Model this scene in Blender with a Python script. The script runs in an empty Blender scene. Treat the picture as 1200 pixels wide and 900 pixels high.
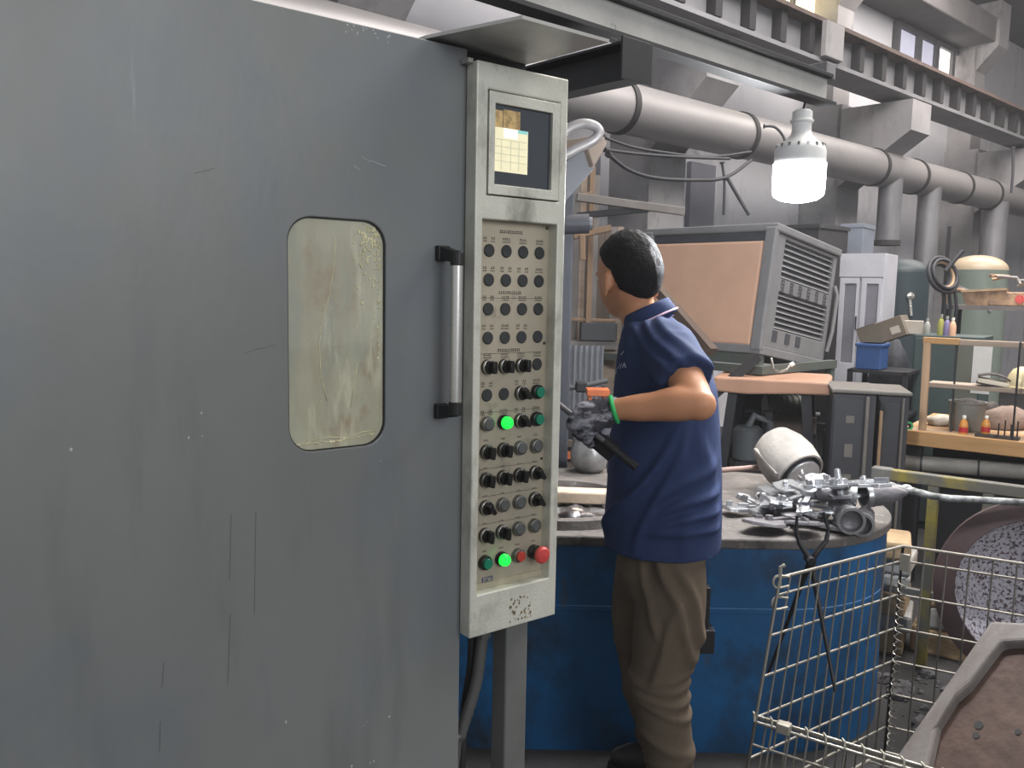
import bpy, bmesh, math, random
from mathutils import Vector, Matrix, noise
R = math.radians
random.seed(7)
sc = bpy.context.scene
COL = sc.collection

# ------------------------------------------------------------------ camera
F_PX, PITCH, ROLL, EYE = 1000.0, R(6.3), R(1.1), 1.55
_r0 = Vector((1, 0, 0)); _f = Vector((0, math.cos(PITCH), -math.sin(PITCH))); _u0 = Vector((0, math.sin(PITCH), math.cos(PITCH)))
_r = math.cos(ROLL) * _r0 + math.sin(ROLL) * _u0
_u = -math.sin(ROLL) * _r0 + math.cos(ROLL) * _u0
CAM = Vector((0, 0, EYE))
cam = bpy.data.cameras.new('camera'); cam.sensor_width = 36; cam.lens = 36 * F_PX / 1200
camo = bpy.data.objects.new('camera', cam); COL.objects.link(camo)
camo.matrix_world = Matrix(((_r.x, _u.x, -_f.x, 0), (_r.y, _u.y, -_f.y, 0), (_r.z, _u.z, -_f.z, EYE), (0, 0, 0, 1)))
cam.clip_start = 0.05; cam.clip_end = 200
sc.camera = camo

# ------------------------------------------------------------------ world, lights, exposure
sc.view_settings.view_transform = 'Standard'; sc.view_settings.look = 'None'
sc.view_settings.gamma = 1; sc.view_settings.exposure = 1.4
sc.view_settings.use_curve_mapping = False
wd = bpy.data.worlds.new('world'); sc.world = wd; wd.use_nodes = True
wd.node_tree.nodes['Background'].inputs[0].default_value = (0.93, 0.96, 1.0, 1)
wd.node_tree.nodes['Background'].inputs[1].default_value = 0.23

def area_light(name, loc, target, sx, sy, power, col):
    l = bpy.data.lights.new(name, 'AREA'); l.shape = 'RECTANGLE'; l.size = sx; l.size_y = sy; l.energy = power; l.color = col
    o = bpy.data.objects.new(name, l); COL.objects.link(o); o.location = loc
    o.rotation_euler = (Vector(target) - Vector(loc)).to_track_quat('-Z', 'Y').to_euler()
    return o
# unseen area lights added under the closed roof to give soft daylight
area_light('roof_fill', (3.5, 4.5, 5.85), (3.5, 4.6, 0), 5, 5, 350, (1.0, 0.95, 0.9))
area_light('roof_fill_far', (7.5, 9.5, 5.85), (8.3, 10.5, 0), 6, 4, 330, (1.0, 0.92, 0.85))
area_light('gate_daylight', (3.2, -2.6, 3.0), (0.6, 3.0, 1.0), 2.6, 2.2, 44, (0.95, 0.97, 1.0))

# ------------------------------------------------------------------ picture <-> place
def ray(px, py):
    return (_f + _r * ((px - 600) / F_PX) - _u * ((py - 450) / F_PX))
def at(px, py, Y):
    d = ray(px, py); return CAM + d * (Y / d.y)
def onz(px, py, z):
    d = ray(px, py); return CAM + d * ((z - EYE) / d.z)
def frame(o, d):
    return Matrix.Translation(o) @ Matrix.Rotation(math.atan2(d.y, d.x), 4, 'Z')
def onpl(px, py, M, y=0.0):
    Mi = M.inverted(); o = Mi @ CAM; d = Mi.to_3x3() @ ray(px, py)
    return o + d * ((y - o.y) / d.y)
def flat(v):
    v = Vector((v.x, v.y, 0)); return v.normalized()
D_MACH = flat(ray(1890, 364))          # run of the machine door and control panel
D_HALL = flat(ray(1717, 361))          # run of the hall's long wall
D_CROSS = Vector((D_HALL.y, -D_HALL.x, 0))   # across the hall, towards the viewer on the right
D_BENCH = flat(Vector((0.80, -0.60, 0)))
def face(px0, pyt, pyb, px1, Y, d):
    """frame of an upright face: origin bottom-left corner, length, height"""
    o = at(px0, pyb, Y); h = at(px0, pyt, Y).z - o.z
    M = frame(o, d); L = onpl(px1, pyb, M).x
    return M, L, h

# ------------------------------------------------------------------ materials
def S(r, g, b):
    f = lambda c: (c / 255 / 12.92) if c / 255 <= 0.04045 else ((c / 255 + 0.055) / 1.055) ** 2.4
    return (f(r), f(g), f(b))
MATS = {}
def mat(name, c, rough=0.5, metal=0.0, var=0.12, scale=6.0, bump=0.0, bscale=60.0, c2=None, cut=(0.35, 0.65),
        emit=None, estr=0.0, spec=0.5, trans=0.0, coat=0.0, stretch=(1, 1, 1), rvar=0.1, detail=6.0, alpha=1.0):
    if name in MATS: return MATS[name]
    m = bpy.data.materials.new(name); m.use_nodes = True; nt = m.node_tree; N = nt.nodes; Lk = nt.links
    b = N['Principled BSDF']; b.inputs['Roughness'].default_value = rough; b.inputs['Metallic'].default_value = metal
    b.inputs['Specular IOR Level'].default_value = spec; b.inputs['Transmission Weight'].default_value = trans
    b.inputs['Coat Weight'].default_value = coat; b.inputs['Alpha'].default_value = alpha
    b.inputs['Base Color'].default_value = (*c, 1)
    if emit:
        b.inputs['Emission Color'].default_value = (*emit, 1); b.inputs['Emission Strength'].default_value = estr
    if var > 0 or c2 or bump:
        tc = N.new('ShaderNodeTexCoord'); mp = N.new('ShaderNodeMapping'); mp.inputs['Scale'].default_value = stretch
        Lk.new(tc.outputs['Object'], mp.inputs['Vector'])
    if var > 0 or c2:
        n = N.new('ShaderNodeTexNoise'); n.inputs['Scale'].default_value = scale; n.inputs['Detail'].default_value = detail
        n.inputs['Roughness'].default_value = 0.62
        Lk.new(mp.outputs[0], n.inputs['Vector'])
        cr = N.new('ShaderNodeValToRGB'); cr.color_ramp.elements[0].position = cut[0]; cr.color_ramp.elements[1].position = cut[1]
        lo = c2 if c2 else tuple(x * (1 - var) for x in c)
        hi = c if c2 else tuple(min(1, x * (1 + var)) for x in c)
        cr.color_ramp.elements[0].color = (*lo, 1); cr.color_ramp.elements[1].color = (*hi, 1)
        Lk.new(n.outputs['Fac'], cr.inputs[0]); Lk.new(cr.outputs[0], b.inputs['Base Color'])
        if rvar > 0:
            mr = N.new('ShaderNodeMapRange'); mr.inputs['To Min'].default_value = min(1, rough + rvar); mr.inputs['To Max'].default_value = max(0.03, rough - rvar)
            Lk.new(n.outputs['Fac'], mr.inputs['Value']); Lk.new(mr.outputs[0], b.inputs['Roughness'])
    if bump:
        n2 = N.new('ShaderNodeTexNoise'); n2.inputs['Scale'].default_value = bscale; n2.inputs['Detail'].default_value = 4
        Lk.new(mp.outputs[0], n2.inputs['Vector'])
        bp = N.new('ShaderNodeBump'); bp.inputs['Strength'].default_value = bump; bp.inputs['Distance'].default_value = 0.01
        Lk.new(n2.outputs['Fac'], bp.inputs['Height']); Lk.new(bp.outputs[0], b.inputs['Normal'])
    MATS[name] = m
    return m

def overlay(m, c, scale, lo, hi, stretch=(1, 1, 1), seed=0.0, rough=None):
    """a second layer of marks (scratches, splashes, rust) with its own shape on a material"""
    nt = m.node_tree; N = nt.nodes; Lk = nt.links; b = N['Principled BSDF']
    tc = N.new('ShaderNodeTexCoord'); mp = N.new('ShaderNodeMapping'); mp.inputs['Scale'].default_value = stretch
    mp.inputs['Location'].default_value = (seed, seed * 1.7, seed * 0.6)
    n = N.new('ShaderNodeTexNoise'); n.inputs['Scale'].default_value = scale; n.inputs['Detail'].default_value = 8; n.inputs['Roughness'].default_value = 0.65
    Lk.new(tc.outputs['Object'], mp.inputs['Vector']); Lk.new(mp.outputs[0], n.inputs['Vector'])
    mr = N.new('ShaderNodeMapRange'); mr.inputs['From Min'].default_value = lo; mr.inputs['From Max'].default_value = hi
    Lk.new(n.outputs['Fac'], mr.inputs['Value'])
    mx = N.new('ShaderNodeMix'); mx.data_type = 'RGBA'
    src = b.inputs['Base Color'].links[0].from_socket if b.inputs['Base Color'].links else None
    if src: Lk.new(src, mx.inputs['A'])
    else: mx.inputs['A'].default_value = b.inputs['Base Color'].default_value
    mx.inputs['B'].default_value = (*c, 1)
    Lk.new(mr.outputs[0], mx.inputs['Factor']); Lk.new(mx.outputs['Result'], b.inputs['Base Color'])
    return m

# ------------------------------------------------------------------ mesh collecting
FR = {}
class MB:
    def __init__(s): s.v = []; s.f = []
    def add(s, vs, fs):
        o = len(s.v); s.v += [Vector(p) for p in vs]; s.f += [tuple(i + o for i in f) for f in fs]; return s
    def box(s, a, b, M=None):
        x0, y0, z0 = a; x1, y1, z1 = b
        vs = [Vector(p) for p in ((x0, y0, z0), (x1, y0, z0), (x1, y1, z0), (x0, y1, z0), (x0, y0, z1), (x1, y0, z1), (x1, y1, z1), (x0, y1, z1))]
        if M is not None: vs = [M @ p for p in vs]
        return s.add(vs, [(3, 2, 1, 0), (4, 5, 6, 7), (0, 1, 5, 4), (1, 2, 6, 5), (2, 3, 7, 6), (3, 0, 4, 7)])
    def bar(s, p, q, w, h, up=Vector((0, 0, 1))):
        """rectangular bar from p to q"""
        p, q = Vector(p), Vector(q); d = (q - p).normalized()
        sd = d.cross(up)
        if sd.length < 1e-4: sd = d.cross(Vector((1, 0, 0)))
        sd.normalize(); u = sd.cross(d).normalized()
        vs = []
        for c in (p, q):
            vs += [c - sd * w / 2 - u * h / 2, c + sd * w / 2 - u * h / 2, c + sd * w / 2 + u * h / 2, c - sd * w / 2 + u * h / 2]
        return s.add(vs, [(0, 1, 2, 3), (7, 6, 5, 4), (0, 4, 5, 1), (1, 5, 6, 2), (2, 6, 7, 3), (3, 7, 4, 0)])
    def tube(s, pts, r, n=10, caps=True):
        pts = [Vector(p) for p in pts]; rs = r if isinstance(r, (list, tuple)) else [r] * len(pts)
        t = [(pts[min(i + 1, len(pts) - 1)] - pts[max(i - 1, 0)]).normalized() for i in range(len(pts))]
        ref = Vector((0, 0, 1)) if abs(t[0].z) < 0.9 else Vector((1, 0, 0))
        a = t[0].cross(ref).normalized(); vs = []
        for i, p in enumerate(pts):
            a = (a - t[i] * a.dot(t[i])).normalized(); b = t[i].cross(a)
            for k in range(n):
                th = 2 * math.pi * k / n; vs.append(p + (a * math.cos(th) + b * math.sin(th)) * rs[i])
        fs = []
        for i in range(len(pts) - 1):
            for k in range(n):
                k2 = (k + 1) % n; fs.append((i * n + k, i * n + k2, (i + 1) * n + k2, (i + 1) * n + k))
        if caps: fs += [tuple(range(n - 1, -1, -1)), tuple((len(pts) - 1) * n + k for k in range(n))]
        return s.add(vs, fs)
    def lathe(s, prof, n=24, M=None, caps=True):
        """profile [(r,z)...] turned about z"""
        vs = []; fs = []
        for r, z in prof:
            for k in range(n):
                th = 2 * math.pi * k / n; vs.append(Vector((r * math.cos(th), r * math.sin(th), z)))
        for i in range(len(prof) - 1):
            for k in range(n):
                k2 = (k + 1) % n; fs.append((i * n + k, i * n + k2, (i + 1) * n + k2, (i + 1) * n + k))
        if caps:
            if prof[0][0] > 1e-4: fs.append(tuple(range(n - 1, -1, -1)))
            if prof[-1][0] > 1e-4: fs.append(tuple((len(prof) - 1) * n + k for k in range(n)))
        if M is not None: vs = [M @ p for p in vs]
        return s.add(vs, fs)
    def rings(s, rings, caps=True):
        n = len(rings[0]); vs = [p for r in rings for p in r]; fs = []
        for i in range(len(rings) - 1):
            for k in range(n):
                k2 = (k + 1) % n; fs.append((i * n + k, i * n + k2, (i + 1) * n + k2, (i + 1) * n + k))
        if caps: fs += [tuple(range(n - 1, -1, -1)), tuple((len(rings) - 1) * n + k for k in range(n))]
        return s.add(vs, fs)
    def prism(s, poly, y0, y1, M=None):
        """polygon in x,z pushed from y0 to y1"""
        n = len(poly); vs = [Vector((x, y0, z)) for x, z in poly] + [Vector((x, y1, z)) for x, z in poly]
        if M is not None: vs = [M @ p for p in vs]
        return s.add(vs, [tuple(range(n)), tuple(range(2 * n - 1, n - 1, -1))] + [(i, i + n, (i + 1) % n + n, (i + 1) % n) for i in range(n)])
    def sphere(s, c, r, n=12, m=8, sc_=(1, 1, 1)):
        prof = [(math.sin(math.pi * i / m), -math.cos(math.pi * i / m)) for i in range(m + 1)]
        prof[0] = (1e-5, -1); prof[-1] = (1e-5, 1)
        return s.lathe(prof, n, Matrix.Translation(c) @ Matrix.Diagonal((r * sc_[0], r * sc_[1], r * sc_[2], 1)), caps=False)
    def build(s, name, m, parent=None, world=False, smooth=False, bevel=0.0, seg=2, ang=40):
        if world and parent is not None:
            Mi = FR[root_of(parent).name].inverted(); vs = [Mi @ p for p in s.v]
        else: vs = s.v
        me = bpy.data.meshes.new(name); me.from_pydata([tuple(p) for p in vs], [], s.f)
        bm = bmesh.new(); bm.from_mesh(me); bmesh.ops.recalc_face_normals(bm, faces=bm.faces); bm.to_mesh(me); bm.free()
        me.materials.append(m if not isinstance(m, str) else MATS[m])
        if smooth:
            for p in me.polygons: p.use_smooth = True
            if smooth is not True: me.set_sharp_from_angle(angle=R(smooth))
        o = bpy.data.objects.new(name, me); COL.objects.link(o)
        if parent is not None: o.parent = parent
        if bevel:
            bv = o.modifiers.new('bevel', 'BEVEL'); bv.width = bevel; bv.segments = seg; bv.limit_method = 'ANGLE'; bv.angle_limit = R(ang)
        return o
def root_of(o):
    while o.parent is not None: o = o.parent
    return o
def thing(name, label, cat, M=None, group=None, kind=None):
    o = bpy.data.objects.new(name, None); COL.objects.link(o); o.empty_display_size = 0.05
    M = Matrix.Identity(4) if M is None else (Matrix.Translation(M) if isinstance(M, Vector) else M)
    o.matrix_world = M; FR[o.name] = M.copy()
    tag(o, label, cat, group, kind); return o
def tag(o, label=None, cat=None, group=None, kind=None):
    if label: o['label'] = label
    if cat: o['category'] = cat
    if group: o['group'] = group
    if kind: o['kind'] = kind
    return o
def struct(o, label=None):
    o['kind'] = 'structure'
    if label: o['label'] = label
    return o
def dup(root, M, label=None):
    r = root.copy(); COL.objects.link(r); r.matrix_world = M; FR[r.name] = M.copy()
    if label: r['label'] = label
    for ch in root.children:
        c = ch.copy(); COL.objects.link(c); c.parent = r
        for g in ch.children:
            d = g.copy(); COL.objects.link(d); d.parent = c
    return r
def piece(src, parent, loc=None, M=None):
    """another alike piece sharing the mesh"""
    c = src.copy(); COL.objects.link(c); c.parent = parent
    if M is not None: c.matrix_local = M
    elif loc is not None: c.location = loc
    return c
def rrect(x0, z0, x1, z1, r, n=6):
    pts = []
    for cx, cz, a0 in ((x1 - r, z1 - r, 0), (x0 + r, z1 - r, 90), (x0 + r, z0 + r, 180), (x1 - r, z0 + r, 270)):
        for k in range(n + 1):
            a = R(a0 + 90 * k / n); pts.append((cx + r * math.cos(a), cz + r * math.sin(a)))
    return pts
def holed(mb, outer, holes, y0, y1):
    """plate in x,z with holes, thickness y0..y1"""
    bm = bmesh.new(); loops = []
    for lp in [outer] + holes:
        vs = [bm.verts.new((x, 0, z)) for x, z in lp]; loops.append(vs)
        for i in range(len(vs)): bm.edges.new((vs[i], vs[(i + 1) % len(vs)]))
    bmesh.ops.triangle_fill(bm, edges=bm.edges[:], use_beauty=True)
    bm.verts.index_update(); co = [v.co.copy() for v in bm.verts]; fs = [tuple(v.index for v in f.verts) for f in bm.faces]
    idx = [[v.index for v in lp] for lp in loops]; bm.free()
    n = len(co); vs = [Vector((p.x, y0, p.z)) for p in co] + [Vector((p.x, y1, p.z)) for p in co]
    ff = fs + [tuple(i + n for i in reversed(f)) for f in fs]
    for lp in idx:
        for i in range(len(lp)):
            a, b = lp[i], lp[(i + 1) % len(lp)]; ff.append((a, b, b + n, a + n))
    mb.add(vs, ff); return mb
def remeshed(mb, name, m, parent, voxel, smooth_it=4, fn=None, world=False):
    """one continuous surface out of overlapping volumes"""
    o = mb.build(name + '_raw', m, None)
    rm = o.modifiers.new('r', 'REMESH'); rm.mode = 'VOXEL'; rm.voxel_size = voxel
    if smooth_it:
        sm = o.modifiers.new('s', 'SMOOTH'); sm.factor = 0.5; sm.iterations = smooth_it
    dg = bpy.context.evaluated_depsgraph_get(); dg.update()
    me = bpy.data.meshes.new_from_object(o.evaluated_get(dg)); bpy.data.objects.remove(o)
    me.name = name
    if fn:
        nrm = [v.normal.copy() for v in me.vertices]
        for v, nn in zip(me.vertices, nrm): v.co = fn(v.co.copy(), nn)
    if world and parent is not None: me.transform(FR[root_of(parent).name].inverted())
    me.materials.clear(); me.materials.append(m)
    for p in me.polygons: p.use_smooth = True
    r = bpy.data.objects.new(name, me); COL.objects.link(r)
    if parent is not None: r.parent = parent
    return r
def lerp_path(pts, n=6):
    """smooth a list of (Vector, radius)"""
    P = [p for p, _ in pts]; rr_ = [r for _, r in pts]; o, q = [], []
    for i in range(len(P) - 1):
        p0 = P[max(i - 1, 0)]; p1 = P[i]; p2 = P[i + 1]; p3 = P[min(i + 2, len(P) - 1)]
        for k in range(n):
            u = k / n
            o.append(.5 * ((2 * p1) + (p2 - p0) * u + (2 * p0 - 5 * p1 + 4 * p2 - p3) * u * u + (3 * p1 - p0 - 3 * p2 + p3) * u ** 3))
            q.append(rr_[i] + (rr_[i + 1] - rr_[i]) * (u * u * (3 - 2 * u)))
    return o + [P[-1]], q + [rr_[-1]]
def text_mesh(name, body, m, parent, M, size, depth=0.0008, align='CENTER'):
    cu = bpy.data.curves.new(name, 'FONT'); cu.body = body; cu.size = size; cu.extrude = depth; cu.align_x = align; cu.align_y = 'CENTER'
    o = bpy.data.objects.new(name + '_t', cu); COL.objects.link(o)
    dg = bpy.context.evaluated_depsgraph_get(); dg.update()
    me = bpy.data.meshes.new_from_object(o.evaluated_get(dg)); bpy.data.objects.remove(o)
    me.transform(M); me.materials.clear(); me.materials.append(m)
    r = bpy.data.objects.new(name, me); COL.objects.link(r)
    if parent is not None: r.parent = parent
    return r
FACING = Matrix.Rotation(R(90), 4, 'X')      # text lying in x,z and read from -y

# ================================================================== the hall
mat('floor_concrete', S(38, 37, 38), 0.8, var=0.35, scale=3, bump=0.3, bscale=30)
mat('wall_plaster', S(176, 176, 182), 0.9, var=0.07, scale=1.2, bump=0.08, bscale=25)
overlay(MATS['wall_plaster'], S(132, 130, 136), 1.6, 0.55, 0.75, (1, 1, .4), 3.0)
mat('wall_grey', S(112, 112, 122), 0.85, var=0.1, scale=2)
mat('concrete_warm', S(138, 136, 138), 0.9, var=0.1, scale=2.5, bump=0.15, bscale=20)
overlay(MATS['concrete_warm'], S(96, 92, 92), 2.4, 0.54, 0.74, (1, 1, .5), 5.0)
mat('concrete_dark', S(94, 92, 94), 0.9, var=0.12, scale=2.5)
mat('roof_dark', S(58, 60, 72), 0.9, var=0.1, scale=1)
mat('girder_paint', S(112, 112, 116), 0.7, var=0.1, scale=3)
mat('girder_dark', S(38, 37, 40), 0.8, var=0.15, scale=5)
mat('girder_rust', S(84, 70, 66), 0.8, var=0.2, scale=9)
mat('window_frame_metal', S(70, 70, 74), 0.6)
mat('window_light', S(235, 240, 250), 0.3, var=0, emit=(1.0, 0.93, 0.82), estr=0.9)
mat('window_light_warm', S(250, 235, 190), 0.3, var=0, emit=(1.0, 0.82, 0.42), estr=1.6)
mat('pane_dim', S(150, 150, 165), 0.15, var=0.1, scale=4, emit=(0.55, 0.55, 0.68), estr=0.25)

HFo = at(745, 130, 7.3); PIPE_Z = HFo.z
HF = frame(Vector((HFo.x, HFo.y, 0)), D_HALL)
def hx(px, py, y): return onpl(px, py, HF, y)
WALL_Y = 0.95
flo = MB().box((-14, -8, -0.1), (40, 24, 0)).build('floor', MATS['floor_concrete']); struct(flo, 'dark dusty concrete floor of the casting hall')
wb = thing('wall_back', 'pale plastered long wall of the hall behind the big duct', None, HF); struct(wb); wb.pop('category', None)
WZ = 6.0
MB().box((-7, WALL_Y, 0), (22, WALL_Y + 0.25, WZ)).build('plaster', MATS['wall_plaster'], wb)
# girder on the corbels
GY = -0.25
g_bot = hx(1080, 116, GY).z; g_top = hx(1055, 70, GY).z
gd = thing('runway_girder', 'grey crane runway girder with dark stiffeners on the wall corbels', 'girder', HF)
MB().box((-6, GY + 0.10, g_bot), (21, GY + 0.14, g_top)).build('web', MATS['girder_paint'], gd)
MB().box((-6, GY - 0.05, g_bot - 0.04), (21, GY + 0.35, g_bot)).build('bottom_flange', MATS['girder_paint'], gd)
MB().box((-6, GY - 0.07, g_top), (21, GY + 0.37, g_top + 0.04)).build('top_flange', MATS['girder_rust'], gd)
MB().box((-6, GY + 0.08, g_top + 0.04), (21, GY + 0.16, g_top + 0.10)).build('crane_rail', MATS['girder_rust'], gd)
sxs = [hx(p, q, GY).x for p, q in ((915, 40), (947, 55), (980, 65), (1006, 76), (1032, 85), (1056, 95), (1080, 105), (1102, 113))]
dxs = (sxs[-1] - sxs[0]) / (len(sxs) - 1)
st0 = None
for k in range(-7, 15):
    x = sxs[0] + k * dxs
    if st0 is None:
        st0 = MB().prism([(0, g_bot + 0.12 * (g_top - g_bot)), (0, g_top), (0.10, g_top), (0.10, g_bot + 0.12 * (g_top - g_bot))], GY + 0.0, GY + 0.10).build('stiffener', MATS['girder_dark'], gd)
        st0.location = (x, 0, 0)
    else: piece(st0, gd, (x, 0, 0))
MB().box((hx(966, 55, GY - .1).x, GY - 0.12, g_bot + 0.0), (hx(966, 55, GY - .1).x + 0.35, GY - 0.06, g_bot + 0.34)).build('splice_plate', MATS['concrete_warm'], gd, bevel=0.01)
# columns with corbels
cx1 = hx(1081, 125, GY - 0.25).x; cx0 = hx(868, 100, GY - 0.25).x; CSP = cx1 - cx0
cx3 = hx(1228, 180, GY - 0.25).x
for k, x in enumerate((cx0 - CSP, cx0, cx1, cx3, cx3 + (cx3 - cx1))):
    c = MB().box((x, 0.45, 0), (x + 0.55, WALL_Y + 0.05, g_bot - 0.04)).box((x + .05, 0.60, g_bot - 0.04), (x + 0.45, WALL_Y + 0.05, WZ))
    zc = g_bot - 0.10; CFy = GY - (.14 if k > 1 else -.10)
    c.add([(x, 0.5, zc), (x, CFy, zc), (x, CFy, zc - 0.34), (x, 0.5, zc - 0.95),
           (x + 0.5, 0.5, zc), (x + 0.5, CFy, zc), (x + 0.5, CFy, zc - 0.34), (x + 0.5, 0.5, zc - 0.95)],
          [(0, 1, 2, 3), (7, 6, 5, 4), (0, 4, 5, 1), (1, 5, 6, 2), (2, 6, 7, 3), (3, 7, 4, 0)])
    # upper haunch under the roof beam
    c.add([(x + .05, .62, 6.0), (x + .05, .30, 6.0), (x + .05, .30, 5.35), (x + .05, .62, 5.0), (x + 0.45, .62, 6.0), (x + 0.45, .30, 6.0), (x + 0.45, .30, 5.35), (x + 0.45, .62, 5.0)],
          [(0, 1, 2, 3), (7, 6, 5, 4), (0, 4, 5, 1), (1, 5, 6, 2), (2, 6, 7, 3), (3, 7, 4, 0)])
    c.build('column', MATS['concrete_warm'], wb)
zl = hx(1160, 42, 0.3).z
MB().box((cx1, 0.35, zl), (cx3 + .1, WALL_Y + 0.05, min(WZ, zl + 0.36))).build('lintel_beam', MATS['concrete_dark'], wb, bevel=0.02)
# dark infill panels of the lower wall
for p0, p1 in ((676, 697), (743, 767), (803, 832)):
    a = hx(p0, 240, WALL_Y).x; b = hx(p1, 240, WALL_Y).x
    MB().box((a, WALL_Y - 0.06, 0), (b, WALL_Y + 0.02, PIPE_Z - 0.1)).build('wall_panel', MATS['wall_grey'], wb)
ce = MB().box((-9, -13, WZ), (22, 1.3, WZ + 0.2)).build('ceiling', MATS['roof_dark']); ce.matrix_world = HF; struct(ce, 'dark roof deck of the hall')
we = MB().box((21.5, -12, 0), (21.8, 1.2, WZ)).build('wall_end', MATS['wall_grey']); we.matrix_world = HF; struct(we, 'grey far end wall of the hall')
# windows above the girder
def window(name, label, panes, y, frame_m, pane_ms, ztop, zbot):
    w = thing(name, label, None, HF); struct(w); w.pop('category', None)
    x0 = panes[0][0] - 0.08; x1 = panes[-1][1] + 0.08
    fr = MB()
    holed(fr, [(x0, zbot - .08), (x1, zbot - .08), (x1, ztop + .08), (x0, ztop + .08)], [[(a, zbot), (b, zbot), (b, ztop), (a, ztop)] for a, b in panes], y - 0.05, y + 0.03)
    fr.build('window_frame', frame_m, w)
    for (a, b), pm in zip(panes, pane_ms):
        MB().box((a - .01, y, zbot - .01), (b + .01, y + 0.012, ztop + .01)).build('pane', pm, w)
pp = [(hx(a, 80, WALL_Y - .05).x, hx(b, 80, WALL_Y - .05).x) for a, b in ((1050, 1071), (1076, 1093), (1097, 1113), (1116, 1134))]
window('window_1', 'strip window with four panes above the girder', pp, WALL_Y - 0.04, MATS['window_frame_metal'],
       [MATS['pane_dim'], MATS['pane_dim'], MATS['window_light'], MATS['window_light']], hx(1134, 72, WALL_Y - .05).z, hx(1134, 106, WALL_Y - .05).z)
MB()
lowp = MB().box((pp[1][0], WALL_Y - .045, hx(1134, 106, WALL_Y - .05).z), (pp[1][1], WALL_Y - .042, hx(1134, 90, WALL_Y - .05).z))
pq = [(hx(a, 10, WALL_Y - .05).x, hx(b, 10, WALL_Y - .05).x) for a, b in ((850, 888), (893, 926), (929, 957))]
window('window_2', 'bright yellowish window beside the tall concrete column', pq, WALL_Y - 0.04, MATS['window_frame_metal'],
       [MATS['window_light_warm']] * 3, hx(957, -60, WALL_Y - .05).z, hx(957, 27, WALL_Y - .05).z)

# ---- big duct along the wall
mat('duct_grey', S(138, 135, 136), 0.45, metal=0.25, var=0.1, scale=2.5, stretch=(0.4, 1, 1))
mat('duct_band', S(42, 40, 42), 0.7)
mat('cable_black', S(44, 44, 50), 0.6, var=0)
PR = 0.205
du = thing('exhaust_duct', 'big grey round exhaust duct with dark clamp bands along the wall', 'duct', HF)
MB().tube([(-7, 0, PIPE_Z), (1.5, 0, PIPE_Z), (21.3, 0, PIPE_Z)], PR, 32).build('duct_pipe', MATS['duct_grey'], du, smooth=40)
for px, py in ((748, 130), (888, 170), (1042, 205), (1088, 215), (1174, 240), (1140, 232)):
    x = hx(px, py, -PR).x
    MB().tube([(x - 0.03, 0, PIPE_Z), (x + 0.03, 0, PIPE_Z)], PR + 0.014, 32).build('clamp_band', MATS['duct_band'], du, smooth=40)
for px in (760, 905, 1060, 1130):
    x = hx(px, 150, 0).x
    MB().bar((x, 0.0, PIPE_Z + .1), (x, WALL_Y, PIPE_Z + 0.1), 0.05, 0.05).build('bracket', MATS['duct_band'], du)
# vertical stub ducts hanging from it
mat('stub_duct', S(112, 112, 116), 0.5, metal=0.3, var=0.25, scale=4, stretch=(1, 1, 0.3))
def stub(pxl, pxr, pyt, pyb, y, label):
    a = hx(pxl, pyt + 20, y); b = hx(pxr, pyt + 20, y); xm = (a.x + b.x) / 2
    Yd = (HF @ Vector((xm, y, 1))).y; r = (pxr - pxl) / 2000 * Yd
    zb = onpl((pxl + pxr) / 2, pyb, HF, y).z
    t = thing('branch_duct', label, 'duct', HF @ Matrix.Translation((xm, y, zb)), 'branch ducts below the exhaust duct')
    MB().lathe([(r, 0), (r, PIPE_Z - zb - PR * .5)], 20).build('pipe', MATS['stub_duct'], t, smooth=40)
    MB().lathe([(r + .015, 0), (r + .015, 0.06)], 20).build('collar', MATS['duct_band'], t, smooth=40)
    return t
stub(1029, 1055, 222, 288, -0.05, 'short grey branch duct hanging open-ended from the big duct')
stub(1075, 1100, 230, 420, -0.05, 'long grey branch duct dropping behind the dark green tank')
stub(1150, 1178, 250, 420, -0.05, 'grey branch duct dropping behind the cream-topped tank')

# ================================================================== machine door
mat('door_paint', S(122, 124, 122), 0.42, metal=0.1, var=0.10, scale=1.6, bump=0.03, bscale=90, stretch=(1, 1, 0.45), rvar=0.06)
overlay(MATS['door_paint'], S(100, 103, 104), 3.0, 0.56, 0.78, (1.5, 1, 0.22), 3.1)
overlay(MATS['door_paint'], S(112, 117, 124), 2.0, 0.48, 0.72, (1.0, 1, 0.8), 11.0)
overlay(MATS['door_paint'], S(138, 141, 141), 26, 0.70, 0.76, (1.0, 1, 0.08), 8.0)
mat('black_plastic', S(22, 22, 23), 0.45, var=0.1)
mat('alu', S(206, 204, 198), 0.28, metal=0.85, var=0.03, scale=4)
mat('rubber_dark', S(34, 34, 33), 0.7, var=0.1)
mat('pane_dirt_reflect', S(192, 191, 168), 0.14, var=0.1, scale=5, c2=S(166, 160, 138), cut=(0.35, 0.65), coat=0.8, stretch=(1.6, 1, 0.6), rvar=0.06)
overlay(MATS['pane_dirt_reflect'], S(158, 136, 110), 6, 0.56, 0.74, (1.8, 1, 1.3), 4.4)  # tone patches paint hall reflections into the dirty pane's colour
overlay(MATS['pane_dirt_reflect'], S(150, 158, 148), 4, 0.52, 0.68, (2.0, 1, .5), 9.4)
overlay(MATS['pane_dirt_reflect'], S(214, 210, 184), 7, 0.58, 0.70, (2.4, 1, 0.45), 1.3)
mat('splash_crust', S(215, 208, 170), 0.7, var=0.2, scale=40, bump=0.4, bscale=120)
mat('scratch_pale', S(170, 172, 172), 0.6, var=0)
MF = frame(at(550, 749, 1.60), D_MACH)
ZF = -MF.translation.z                         # floor in machine coordinates
DY = 0.037
def mp_(px, py, y=0.0): return onpl(px, py, MF, y)
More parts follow.
